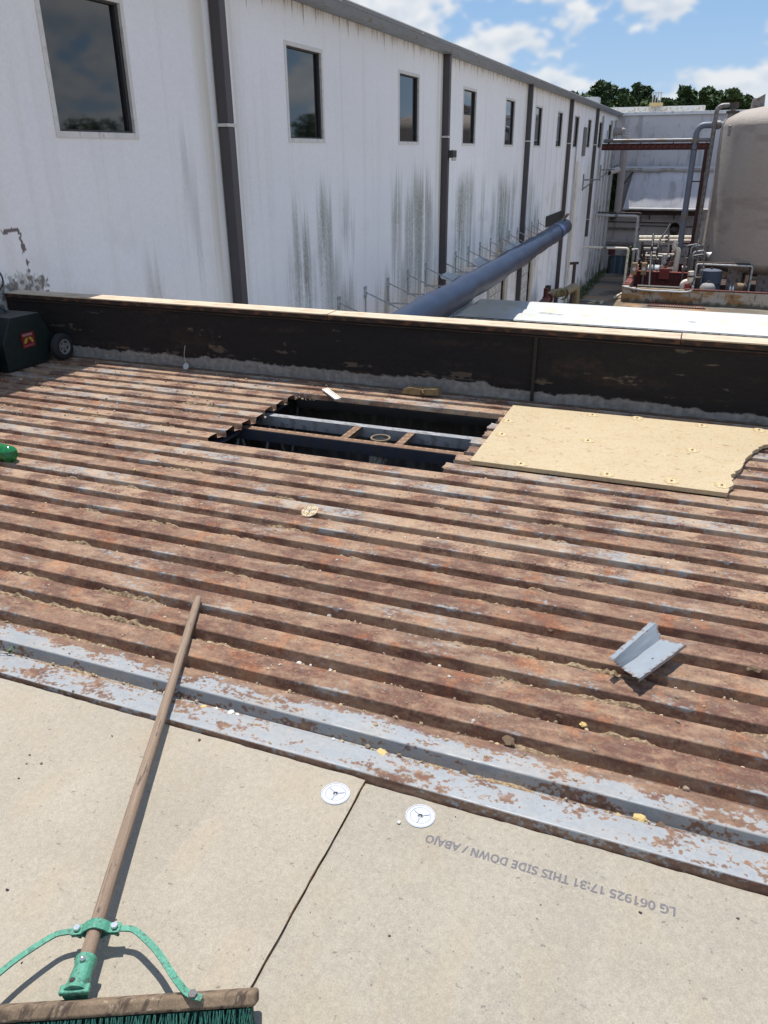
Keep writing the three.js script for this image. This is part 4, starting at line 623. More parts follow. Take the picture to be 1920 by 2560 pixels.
  dr([onZ(1652, 672, -43.8), onZ(1672, 662, -43.8), onZ(1684, 650, -43.8)], 'orange brown hose rising from the pump', 0.03, mottled([150, 92, 56], { seed: 161 }));
  dr([onZ(1880, 655, -42.4), onZ(1886, 630, -42.4), onZ(1902, 624, -42.6)], 'thin grey cable arching beside the tank leg', 0.025, steelDark); dr([onZ(1759, 645, -42), onZ(1765, 600, -42)], 'grey lamp pole standing before the tank', 0.03, galv);
  const lamp = thing('yard_lamp', 'small white cone lamp on a pole by the tank foot', 'lamp'); const lp = onZ(1770, 634, -42); const cone = new THREE.ConeGeometry(0.14, 0.22, 16, 1, true); cone.rotateZ(1.1); cone.translate(lp.x, lp.y, lp.z); part(lamp, 'shade', tri(cone), new THREE.MeshStandardMaterial({ color: 0xe8e4dc, roughness: 0.6, side: THREE.DoubleSide })); part(lamp, 'post', rod(V(lp.x - 0.12, -5, -42), V(lp.x - 0.12, lp.y, -42), 0.025), galv);
  // pumps, valves, vessels
  const pump = (u, v, zz, s, label, mat) => { const t = thing('pump', label, 'pump', 'pumps on the skid'), c = onZ(u, v, zz); part(t, 'motor', rod(V(c.x - 0.32 * s, c.y, zz), V(c.x + 0.15 * s, c.y, zz), 0.2 * s, 0.2 * s, 18), mat); part(t, 'volute', rod(V(c.x + 0.16 * s, c.y, zz - 0.02), V(c.x + 0.34 * s, c.y, zz - 0.02), 0.27 * s, 0.27 * s, 20), steelDark); part(t, 'discharge', rod(V(c.x + 0.25 * s, c.y + 0.1, zz), V(c.x + 0.25 * s, c.y + 0.62 * s, zz), 0.09 * s), mat); part(t, 'base', box(c.x - 0.4 * s, c.x + 0.45 * s, c.y - 0.4 * s, c.y - 0.2 * s, zz - 0.22 * s, zz + 0.22 * s, 0.02), rustRed); for (let k = 0; k < 7; k++) part(t, 'cooling_fin', rod(V(c.x - 0.3 * s + k * 0.06 * s, c.y, zz), V(c.x - 0.28 * s + k * 0.06 * s, c.y, zz), 0.22 * s, 0.22 * s, 18), mat); return t; };
  pump(1640, 676, -44.2, 1.3, 'pale grey pump in the middle of the red skid', galvLight); pump(1678, 678, -44.6, 1.0, 'dark pump with a white suction elbow beside the pale one', steelDark); pump(1850, 718, -41.6, 0.9, 'tan motor pump lying between the tank legs', mottled([142, 118, 94], { seed: 162 })); pump(1620, 678, -45.4, 1.0, 'small dark pump near the left end of the skid', galv);
  const vessel = (u, vb, vt, zz, r, label, mat, dome) => { const t = thing('vessel', label, 'tank'), b = onZ(u, vb, zz), tp = onZ(u, vt, zz); const pr = [[0.01, b.y], [r * 0.9, b.y], [r, b.y + 0.05], [r, tp.y - r * dome], [r * 0.92, tp.y - r * dome * 0.55], [r * 0.7, tp.y - r * dome * 0.2], [0.01, tp.y]].map((p) => new THREE.Vector2(...p)); const g = new THREE.LatheGeometry(pr, 28); g.translate(b.x, 0, zz); part(t, 'shell', tri(g), mat); const tg = new THREE.TorusGeometry(r * 0.98, 0.025, 6, 28); tg.rotateX(Math.PI / 2); tg.translate(b.x, lerp(b.y, tp.y, 0.35), zz); part(t, 'band', tri(tg), steelDark); part(t, 'fitting', rod(V(b.x, tp.y - 0.02, zz), V(b.x, tp.y + 0.08, zz), 0.06), steelDark); };
  vessel(1767, 730, 706, -41.4, 0.36, 'small grey dome topped pressure vessel just behind the dike wall', mottled([140, 138, 136], { seed: 163 }), 0.9); vessel(1770, 728, 672, -42.9, 0.52, 'flat topped blue grey plastic tank under the big tank', mottled([84, 92, 108], { amp: 0.06, seed: 164 }), 0.15); vessel(1740, 722, 690, -42.4, 0.2, 'narrow dark canister beside the blue grey tank', steelDark, 0.4);
  for (const u of [1824, 1831]) { const t = thing('bottle', 'small clear bottle standing on the dike by a tank leg', 'bottle', 'bottles on the dike wall'), b = onZ(u, 731, DZ - 0.1); const pr = [[0.001, 0], [0.04, 0], [0.045, 0.14], [0.018, 0.2], [0.016, 0.24], [0.001, 0.24]].map((p) => new THREE.Vector2(...p)); const g = new THREE.LatheGeometry(pr, 14); t.position.set(b.x, -4.368, DZ - 0.12); part(t, 'body', g, plain(0.5, 0.6, 0.7, 0.2)); part(t, 'cap', place(new THREE.CylinderGeometry(0.018, 0.018, 0.03, 12), 0, 0.255, 0), plain(0.1, 0.3, 0.6, 0.4)); }
  const rack = thing('pipe_rack', 'crowded rack of upright rusty pipes and valves behind the skid', 'pipe rack'); const rnd = rngOf(4242), mats = [steelDark, rustRed, galv, steelDark, galvLight, pvcWhite, steelDark];
  for (let k = 0; k < 34; k++) { const u = 1598 + rnd() * 150, zz = -44.8 - rnd() * 3.2, y1 = onZ(u, 596 + rnd() * 70, zz).y, x = onZ(u, 660, zz).x, m = mats[Math.floor(rnd() * 7)], r = 0.025 + rnd() * 0.05; part(rack, 'upright', rod(V(x, -4.5, zz), V(x, y1, zz), r, r, 8), m); if (rnd() < 0.6) part(rack, 'valve', rod(V(x - 0.12, lerp(-4.5, y1, 0.5), zz), V(x + 0.12, lerp(-4.5, y1, 0.5), zz), 0.07 + rnd() * 0.05, 0.1, 10), m); }
  for (let k = 0; k < 18; k++) { const u0 = 1600 + rnd() * 90, u1 = u0 + 25 + rnd() * 60, zz = -44.8 - rnd() * 3.4, v = 602 + rnd() * 72, A = onZ(u0, v, zz), B = onZ(u1, v, zz); B.y = A.y; part(rack, 'cross_pipe', rod(A, B, 0.025 + rnd() * 0.05, 0.04, 8), mats[Math.floor(rnd() * 7)]); }
  for (let k = 0; k < 9; k++) { const u = 1700 + rnd() * 45, zz = -43 - rnd() * 1.4, x = onZ(u, 690, zz).x, y1 = onZ(u, 610 + rnd() * 40, zz).y; part(rack, 'tube_bend', pipe([V(x, -4.6, zz), V(x, y1, zz), V(x + 0.5, y1 + 0.1, zz), V(x + 0.5, y1 - 0.6, zz)], 0.04, 2.5, 8), rnd() < 0.5 ? galvLight : galv); }
  for (const [u, v] of [[1586, 672], [1610, 672]]) { const t = thing('gauge_box', u < 1600 ? 'tan gauge box on the dike corner post' : 'tan gauge box on the skid edge beside the corner post', 'gauge', 'gauge boxes at the dike'), c = onZ(u, v, -43.2); part(t, 'case', box(c.x - 0.13, c.x + 0.13, c.y - 0.3, c.y + 0.3, -43.3, -43.1, 0.03), mottled([164, 138, 104], { seed: 165 })); part(t, 'dial', rod(V(c.x, c.y, -43.1), V(c.x, c.y, -43.08), 0.09, 0.09, 16), plain(0.7, 0.7, 0.66)); part(t, 'post', rod(V(c.x, -4.9, -43.2), V(c.x, c.y - 0.3, -43.2), 0.05), galv); }
  // red valve set and yellow elbow at the wall foot
  const rv = thing('valve_set', 'red valve assembly against the white wall near the yellow elbow', 'valve'), c = onX(1368, 735, XW + 0.5); part(rv, 'body', rod(V(XW + 0.45, c.y - 0.25, c.z - 0.9), V(XW + 0.45, c.y - 0.25, c.z + 0.9), 0.14), redPaint); part(rv, 'bonnet', rod(V(XW + 0.45, c.y - 0.2, c.z), V(XW + 0.45, c.y + 0.2, c.z), 0.09), redPaint); part(rv, 'gauge', box(XW + 0.35, XW + 0.55, c.y + 0.05, c.y + 0.25, c.z - 0.5, c.z - 0.25, 0.03), plain(0.03, 0.03, 0.03)); part(rv, 'flange', rod(V(XW + 0.45, c.y - 0.25, c.z - 0.5), V(XW + 0.45, c.y - 0.25, c.z - 0.42), 0.2), redPaint); part(rv, 'stand', box(XW + 0.35, XW + 0.55, GY, c.y - 0.4, c.z - 0.1, c.z + 0.1), steelDark);
  const ye = mottled([150, 138, 108], { amp: 0.08, stain: [112, 98, 70], amount: 0.3, size: 0.6, seed: 166 }), el = thing('yellow_elbow_pipe', 'cream yellow elbow pipe curving out of the white wall foot', 'pipe'), e = onX(1405, 728, XW + 0.5); part(el, 'run', pipe([V(XW, e.y, e.z + 0.9), V(XW + 0.65, e.y, e.z + 0.3), V(XW + 0.9, e.y + 0.1, e.z - 1.0), V(XW + 0.9, GY, e.z - 1.6)], 0.17, 2.2, 18), ye); part(el, 'mouth', rod(V(XW + 0.55, e.y, e.z + 0.55), V(XW + 0.68, e.y, e.z + 0.75), 0.23, 0.23, 18, true), new THREE.MeshStandardMaterial({ color: 0x9a8c66, side: THREE.DoubleSide, roughness: 0.8 })); part(el, 'stanchion', rod(V(XW + 0.8, GY, e.z - 0.8), V(XW + 0.8, e.y + 1.0, e.z - 0.8), 0.07), steelDark); part(el, 'hydrant_cap', bar(V(XW + 0.6, e.y + 1.0, e.z - 0.8), V(XW + 0.95, e.y + 1.03, e.z - 0.8), 0.08, 0.1), steelDark);
  const ib = thing('junk_pile', 'blue painted barrels and a red valve in the shaded far corner', 'equipment'); for (let k = 0; k < 5; k++) { const x = onZ(1528 + k * 8, 660, -50.5).x; part(ib, 'barrel', rod(V(x, GY, -50.6), V(x, GY + 1.0, -50.6), 0.22, 0.22, 18), k % 2 ? plain(0.06, 0.14, 0.22, 0.5) : plain(0.06, 0.07, 0.08, 0.6)); } part(ib, 'valve_wheel', rod(V(onZ(1528, 640, -50.2).x, -4.0, -50.2), V(onZ(1528, 640, -50.2).x, -3.7, -50.2), 0.2), redPaint);
}

// ---------------------------------------------------------------- trees and plants
const leafMats = [[0.050, 0.085, 0.030], [0.062, 0.105, 0.034], [0.085, 0.125, 0.042]].map((c) => new THREE.MeshStandardMaterial({ color: new THREE.Color().setRGB(...c), roughness: 0.8, side: THREE.DoubleSide }));
const barkM = mottled([74, 62, 52], { amp: 0.2, size: 1, seed: 170 });
function leafCloud(rnd, lobes, count, size) {
  const pos = [], nor = [];
  for (let i = 0; i < count; i++) {
    const L = lobes[Math.floor(rnd() * lobes.length)]; let d = V(rnd() * 2 - 1, rnd() * 2 - 1, rnd() * 2 - 1); if (d.lengthSq() < 0.01) d.x = 1; d.normalize(); const rr = Math.pow(rnd(), 0.42);
    const c = V(L[0] + d.x * L[3] * rr, L[1] + d.y * L[4] * rr, L[2] + d.z * L[3] * rr), s = size * (0.6 + rnd() * 0.8);
    const n = V(rnd() - 0.5, rnd() * 0.9, rnd() - 0.5).normalize(), t = V(rnd() - 0.5, rnd() - 0.5, rnd() - 0.5).cross(n).normalize(), b = n.clone().cross(t);
    const q = [t.clone().multiplyScalar(-s), b.clone().multiplyScalar(s * 0.55), t.clone().multiplyScalar(s), b.clone().multiplyScalar(-s * 0.55)].map((x) => x.add(c)); for (const k of [0, 1, 2, 0, 2, 3]) { pos.push(q[k].x, q[k].y, q[k].z); nor.push(n.x, n.y, n.z); }
  }
  const g = new THREE.BufferGeometry(); g.setAttribute('position', new THREE.Float32BufferAttribute(pos, 3)); g.computeVertexNormals(); return g;
}
function tree(seed, x, z, top, width, label, group, mi, n = 2600) {
  const rnd = rngOf(seed), t = thing('tree', label, 'tree', group, V(x, GY, z)), H = top - GY, lobes = [], limbs = [];
  const base = H * 0.40; limbs.push(sweep([V(0, 0, 0), V(0.1, H * 0.3, 0), V(-0.1, H * 0.6, 0.1), V(0.1, H * 0.88, 0)], (s) => lerp(H * 0.022, 0.05, s), 8));
  const k = 34; for (let i = 0; i < k; i++) { const s = i / (k - 1), y = lerp(base, H * 0.95, s), spread = width * (0.60 - 0.40 * s) * (0.25 + 0.9 * rnd()), a = i * 2.4 + rnd(), r = width * (0.20 - 0.10 * s) * (0.55 + 0.85 * rnd()); const c = [Math.cos(a) * spread, y, Math.sin(a) * spread, r, r * 0.72]; lobes.push(c); limbs.push(sweep([V(0, y - r * 1.2, 0), V(c[0] * 0.5, y - r * 0.4, c[2] * 0.5), V(c[0], y, c[2])], (q) => lerp(H * 0.008, 0.03, q), 5)); }
  part(t, 'trunk', merge(limbs), barkM); part(t, 'crown', leafCloud(rnd, lobes, n, 0.34), leafMats[mi]); return t;
}
const far = [[1440, 226, 75, 0], [1470, 240, 60, 1], [1517, 196, 80, 0], [1560, 228, 60, 1], [1596, 199, 85, 0], [1625, 244, 50, 2], [1678, 238, 60, 1], [1725, 208, 70, 1], [1778, 213, 66, 1], [1808, 232, 60, 2], [1838, 214, 66, 1], [1872, 232, 46, 0], [1905, 262, 50, 1]];
const farLabels = ['rounded tree showing just above the white building gutter', 'low bushy tree tucked behind the white gutter', 'broad tall crown, highest of the clump behind the white gutter', 'lower tree filling in between two tall crowns', 'tall tree with a leaning top beside the vent rack', 'light green small tree just before the vent rack', 'pale feathery tree next after the vent rack', 'upright dark tree above the rooftop curb', 'tree with a split pointed top above the rooftop curb', 'yellowish tree behind the pipe loop of the tank', 'dark tree with a pointed crown above the pipe loop', 'thin tree with a side limb reaching toward the vent hood', 'low tree behind the tank vent hood'];
far.forEach(([u, v, w, m], i) => { const z = -96 - (i * 7 % 5) * 3, p = onZ(u, v, z), q = onZ(u + w, v, z); tree(5000 + i * 13, p.x, z, p.y, (q.x - p.x) * 2.0, farLabels[i], 'trees beyond the far building', m, 8000); });
// the wood across the road to the right, which the windows mirror
{ const rnd = rngOf(88); for (let i = 0; i < 26; i++) { const z = -70 - i * 7.4 - rnd() * 3, x = 74 + rnd() * 10; tree(7000 + i, x, z, 5.6 + rnd() * 3.0 + (i > 12 ? 2.4 : 0), 8 + rnd() * 3, 'green tree in the row that the windows mirror', 'trees mirrored in the windows', i % 3, 1300); } }
{ // ivy in the far corner and weeds at the foot of walls
  const rnd = rngOf(91), lobes = []; for (let k = 0; k < 16; k++) { const p = onZ(1528 + rnd() * 12, 430 + k * 7, -51.3); lobes.push([p.x, p.y, p.z, 0.32, 0.4]); } solo('ivy', leafCloud(rnd, lobes, 2200, 0.09), leafMats[0], 'dark ivy climbing the far corner behind the grey pipes', 'ivy');
  const lb = []; for (let k = 0; k < 6; k++) { const p = onZ(1580 + rnd() * 6, 630 + k * 12, -46.8); lb.push([p.x, p.y, p.z, 0.24, 0.4]); } solo('weed_clump', leafCloud(rnd, lb, 900, 0.09), leafMats[2], 'bright green weed clump beside the dike side wall', 'weeds');
  const wl = []; for (let k = 0; k < 60; k++) wl.push([XW + 0.12 + rnd() * 0.25, GY + 0.1 + rnd() * 0.1, -37 - rnd() * 14, 0.25, 0.16]); solo('wall_foot_weeds', leafCloud(rnd, wl, 1300, 0.05), leafMats[1], 'weeds and moss along the foot of the white wall', 'weeds', null, 'stuff');
}

// ---------------------------------------------------------------- push broom
{
  const t = thing('push_broom', 'push broom with worn wooden handle and chipped green metal braces', 'broom');
  const tip = onY(495, 1496, 0.017), col = onY(240, 2322, 0.045), ax = tip.clone().sub(col).normalize(), soc = col.clone().addScaledVector(ax, -0.118);
  const end = col.clone().addScaledVector(ax, -0.135);
  const side = V(0, 1, 0).cross(ax).normalize().negate();         // to the right in the photo
  const up = ax.clone().cross(side).normalize(); if (up.y < 0) up.negate();
  const wood = new THREE.MeshStandardMaterial({ map: tex(256, 1024, (u, v) => { const g = fbm(u, v, 40, 10, 5, 1401), n = fbm(u, v, 6, 14, 5, 1402), d = fbm(u, v, 18, 40, 4, 1403), k = vn(u * 128, v * 700, 128, 700, 1404); let q = mix3([112, 94, 78], [150, 130, 110], g); q = mix3(q, [92, 78, 68], ss(0.56, 0.72, n) * 0.5); q = mix3(q, [62, 52, 50], ss(0.70, 0.78, d) * 0.7); return q.map((c) => c * (0.92 + 0.16 * k)); }), roughness: 0.85 });
  const L = end.distanceTo(tip), cyl = new THREE.CylinderGeometry(0.0145, 0.0150, L, 24, 40); { const p = cyl.attributes.position; for (let i = 0; i < p.count; i++) { const y = p.getY(i), s = y / L; p.setX(i, p.getX(i) + Math.sin(s * 5) * 0.002 + (vn(s * 30, 2, 99, 99, 3) - 0.5) * 0.001); if (y > L / 2 - 0.002) { p.setX(i, p.getX(i) * 0.86); p.setZ(i, p.getZ(i) * 0.86); } } }
  cyl.computeVertexNormals(); cyl.applyQuaternion(new THREE.Quaternion().setFromUnitVectors(V(0, 1, 0), ax)); cyl.translate((end.x + tip.x) / 2, (end.y + tip.y) / 2, (end.z + tip.z) / 2); part(t, 'handle', cyl, wood);
  const green = new THREE.MeshStandardMaterial({ map: tex(256, 256, (u, v) => { const n = fbm(u, v, 5, 5, 5, 1411), d = fbm(u, v, 24, 24, 4, 1412), g = vn(u * 128, v * 128, 128, 128, 2); let q = mix3([60, 124, 102], [84, 152, 126], n).map((c) => c * (0.93 + 0.14 * g)); q = mix3(q, [128, 176, 152], ss(0.58, 0.80, d) * 0.45); return mix3(q, [52, 62, 54], ss(0.60, 0.70, fbm(u, v, 24, 24, 4, 1413)) * 0.5); }, 0.12), roughness: 0.5, bumpMap: bumpOf(0.06), bumpScale: 0.0006, side: THREE.DoubleSide });
  const chrome = plain(0.62, 0.62, 0.62, 0.25, 0.9);
  const W = (s, u, a) => col.clone().addScaledVector(side, s).addScaledVector(up, u).addScaledVector(ax, a);   // local frame of the broom
  const strip = (pts, w, th, nrm) => { const c = new THREE.CatmullRomCurve3(pts, false, 'catmullrom', 0.4), n = 40, pos = [], idx = []; for (let i = 0; i <= n; i++) { const p = c.getPoint(i / n), tg = c.getTangent(i / n), b = nrm(i / n).clone(), s = tg.clone().cross(b).normalize(); b.copy(s).cross(tg).normalize(); for (const [x, y] of [[-1, -1], [1, -1], [1, 1], [-1, 1]]) { const q = p.clone().addScaledVector(s, x * w / 2).addScaledVector(b, y * th / 2); pos.push(q.x, q.y, q.z); } if (i) for (let k = 0; k < 4; k++) { const a = (i - 1) * 4 + k, a2 = (i - 1) * 4 + (k + 1) % 4; idx.push(a, a2, a + 4, a2, a2 + 4, a + 4); } } idx.push(0, 2, 1, 0, 3, 2); const e = n * 4; idx.push(e, e + 1, e + 2, e, e + 2, e + 3); const g = new THREE.BufferGeometry(); g.setAttribute('position', new THREE.Float32BufferAttribute(pos, 3)); g.setIndex(idx); const f = g.toNonIndexed(); f.computeVertexNormals(); return tri(f); };
  // block: right end and direction from the photo
  const bR = onY(640, 2497, 0.066), bdir = side.clone(); const bc = col.clone().addScaledVector(ax, -0.160), off = bR.clone().sub(bc).dot(bdir), half = 0.305, mid = off - half;
  const bottomY = 0.036;
  // clamp over the handle and braces down to the block
  const arch = [W(-0.052, 0.000, 0), W(-0.030, 0.001, 0), W(-0.020, 0.010, 0), W(0, 0.0185, 0), W(0.020, 0.010, 0), W(0.030, 0.001, 0), W(0.052, 0.000, 0)]; part(t, 'clamp', strip(arch, 0.024, 0.003, () => up), green);
  const archB = [W(-0.05, -0.007, 0), W(-0.028, -0.007, 0), W(-0.018, -0.014, 0), W(0, -0.0195, 0), W(0.018, -0.014, 0), W(0.028, -0.007, 0), W(0.05, -0.007, 0)]; part(t, 'clamp', strip(archB, 0.022, 0.003, () => up), green);
  const rEnd = onY(468, 2482, 0.080), rl = rEnd.clone().sub(col), rs = rl.dot(side), ra = rl.dot(ax), ru = rl.dot(up);
  for (const k of [1, -1]) { const S = (s, u, a) => W(k * s, u, a); part(t, 'brace', strip([S(0.034, -0.004, 0), S(0.060, -0.003, -0.001), S(0.088, 0.001, -0.012), S(lerp(0.09, rs, 0.38), 0.006, ra * 0.36), S(lerp(0.09, rs, 0.75), 0.012, ra * 0.74), S(rs, ru, ra), S(rs + 0.03, ru - 0.002, ra - 0.012)], 0.0135, 0.0035, () => up), green);
    part(t, 'bolt', rod(W(k * 0.040, -0.018, 0), W(k * 0.040, 0.0045, 0), 0.0035), chrome); const hd = new THREE.CylinderGeometry(0.0075, 0.0075, 0.006, 6); hd.applyQuaternion(new THREE.Quaternion().setFromUnitVectors(V(0, 1, 0), up)); const c = W(k * 0.040, 0.0065, 0); hd.translate(c.x, c.y, c.z); part(t, 'bolt_head', hd, chrome); const wg = W(k * 0.04, -0.018, 0); part(t, 'wing_nut', place(new RoundedBoxGeometry(0.016, 0.008, 0.006, 2, 0.002), wg.x, wg.y, wg.z), steelDark);
    const bp = W(k * (rs + 0.012), ru + 0.004, ra - 0.006); part(t, 'bolt_head', place(new THREE.CylinderGeometry(0.009, 0.009, 0.006, 6), bp.x, bp.y, bp.z), galv); }
  // cast socket
  const sk = []; for (let i = 0; i <= 10; i++) sk.push(W(0, lerp(0.0, 0.003, i / 10), lerp(-0.072, -0.150, i / 10))); part(t, 'socket', sweep(sk, (s) => s < 0.12 ? 0.0225 : lerp(0.0195, 0.026, Math.pow(s, 2)), 24), green);
  part(t, 'socket_flange', (() => { const g = new RoundedBoxGeometry(0.060, 0.012, 0.020, 3, 0.004); g.applyMatrix4(new THREE.Matrix4().makeBasis(side, up, side.clone().cross(up))); const c = W(0, 0.012, -0.146); g.translate(c.x, c.y, c.z); return tri(g); })(), green);
  for (const [s, a, m] of [[0.0, -0.088, chrome], [-0.006, -0.135, steelDark]]) { const c = W(s, 0.024, a); part(t, 'screw', place(new THREE.SphereGeometry(0.0062, 12, 8), c.x, c.y, c.z), m); }
  // wooden block
  const bm = new THREE.MeshStandardMaterial({ map: tex(512, 256, (u, v) => { const g = fbm(u, v, 6, 60, 5, 1421), n = fbm(u, v, 10, 5, 5, 1422), d = fbm(u, v, 26, 7, 4, 1423), k = vn(u * 256, v * 128, 256, 128, 7); let q = mix3([92, 76, 60], [146, 126, 102], n * 0.6 + g * 0.4); q = mix3(q, [60, 48, 40], ss(0.54, 0.74, d) * 0.7); q = mix3(q, [176, 164, 144], ss(0.68, 0.78, fbm(u, v, 30, 30, 3, 1425)) * 0.5); return q.map((c) => c * (0.9 + 0.2 * k)); }, 0.3), roughness: 0.9, bumpMap: bumpOf(0.08), bumpScale: 0.0012 });
  const blk = new RoundedBoxGeometry(half * 2, 0.028, 0.062, 4, 0.008), B = new THREE.Matrix4(); const tilt = up.clone().multiplyScalar(Math.cos(0.85)).addScaledVector(ax, Math.sin(0.85)).normalize(), fw = side.clone().cross(tilt); if (fw.y < 0) fw.negate(); B.makeBasis(side, tilt, side.clone().cross(tilt)); const bcen = bR.clone().addScaledVector(side, -half).addScaledVector(fw, -0.031); B.setPosition(bcen); blk.applyMatrix4(B); part(t, 'block', tri(blk), bm);
  // bristle tufts, each a bundle of stiff fibres
  const rnd = rngOf(77), br = [], bd = tilt.clone().negate();
  for (let i = 0; i < 46; i++) for (let j = 0; j < 4; j++) { const s = lerp(-half + 0.015, half - 0.015, i / 45), f = lerp(-0.024, 0.024, j / 3); const root = bcen.clone().addScaledVector(side, s).addScaledVector(fw, f).addScaledVector(bd, 0.016);
    for (let k = 0; k < 7; k++) { const d = bd.clone().addScaledVector(side, (rnd() - 0.5) * 0.5).addScaledVector(fw, (rnd() - 0.5) * 0.5 + 0.1).normalize(), r0 = root.clone().addScaledVector(side, (rnd() - 0.5) * 0.009).addScaledVector(fw, (rnd() - 0.5) * 0.009); const m = r0.clone().addScaledVector(d, 0.035), e = m.clone().addScaledVector(d, 0.035).add(V((rnd() - 0.5) * 0.02, 0, 0.01 + rnd() * 0.01)); if (e.y < -0.009) e.y = -0.009 + rnd() * 0.004; if (m.y < -0.006) m.y = -0.006; br.push(sweep([r0, m, e], (q) => lerp(0.0016, 0.0010, q), 4)); } }
  const bm2 = part(t, 'bristles', merge(br), mottled([34, 92, 78], { amp: 0.3, stain: [26, 66, 58], amount: 0.4, size: 0.05, rough: 0.5, seed: 180, bump: 0 })); bm2.userData.kind = 'stuff';
}

// ---------------------------------------------------------------- bent offcut of deck on the ribs
{
  const t = thing('deck_offcut', 'bent grey offcut of steel deck with torn edges lying on the ribs', 'scrap metal');
  const m = new THREE.MeshStandardMaterial({ map: tex(512, 512, (u, v) => { const n = fbm(u, v, 5, 5, 5, 1501), d = fbm(u, v, 16, 16, 5, 1502), g = vn(u * 256, v * 256, 256, 256, 3); let q = mix3([134, 142, 148], [148, 155, 160], n).map((c) => c * (0.95 + 0.1 * g)); const e = Math.min(u, 1 - u, v, 1 - v); q = mix3(q, [120, 92, 78], ss(0.60, 0.74, d - e * 2.4 + 0.10) * 0.7); const h = Math.hypot(u - 0.47, (v - 0.78) * 1.3); return h < 0.02 ? [30, 28, 28] : q; }), roughness: 0.42, metalness: 0.15, side: THREE.DoubleSide });
  const p0 = onY(1556, 1668, 0.035), p1 = onY(1652, 1598, 0.035), q0 = onY(1600, 1696, 0.055), q1 = onY(1714, 1612, 0.055), f0 = onY(1536, 1648, 0.075), f1 = onY(1640, 1557, 0.075);
  const sheet = (a0, a1, b0, b1, v0, v1, sd, rag) => { const nu = 30, nv = 10, pos = [], uv = [], idx = []; for (const side of [0, 1]) { const o = pos.length / 3; for (let i = 0; i <= nu; i++) for (let j = 0; j <= nv; j++) { let u = i / nu, v = j / nv; let uu = u, vv = v; if (i === 0) uu -= rag * GR[(sd + j * 7) & 65535]; if (i === nu) uu += rag * (GR[(sd + j * 13 + 3) & 65535] - 0.3); if (j === nv) vv += rag * 1.3 * (fbm3(u * 14, sd, 1, 3, 5) - 0.5) * 2; const P = a0.clone().lerp(a1, uu).lerp(b0.clone().lerp(b1, uu), vv); P.y += (fbm3(u * 3, v * 3, sd, 2, 4) - 0.5) * 0.004 - side * 0.0012; pos.push(P.x, P.y, P.z); uv.push(u, lerp(v0, v1, v)); if (i && j) { const c = o + i * (nv + 1) + j, d = c - nv - 1; side ? idx.push(d - 1, d, c - 1, c - 1, d, c) : idx.push(d - 1, c - 1, d, d, c - 1, c); } } } const g = new THREE.BufferGeometry(); g.setAttribute('position', new THREE.Float32BufferAttribute(pos, 3)); g.setAttribute('uv', new THREE.Float32BufferAttribute(uv, 2)); g.setIndex(idx); g.computeVertexNormals(); return g; };
  part(t, 'flange', sheet(p0, p1, f0, f1, 0.5, 0.1, 11, 0.05), m); part(t, 'plate', sheet(p0, p1, q0, q1, 0.5, 1, 23, 0.05), m);
  const lip0 = f0.clone().add(V(-0.018, -0.004, -0.01)), lip1 = f1.clone().add(V(-0.018, -0.004, -0.01)); part(t, 'lip', sheet(f0, f1, lip0, lip1, 0.1, 0, 37, 0.06), m);
  const sk0 = q0.clone().add(V(0.002, -0.012, -0.004)), sk1 = q1.clone().add(V(0.002, -0.012, -0.004)); part(t, 'skirt', sheet(q0, q1, sk0, sk1, 0.6, 0.75, 41, 0.05), m);
}

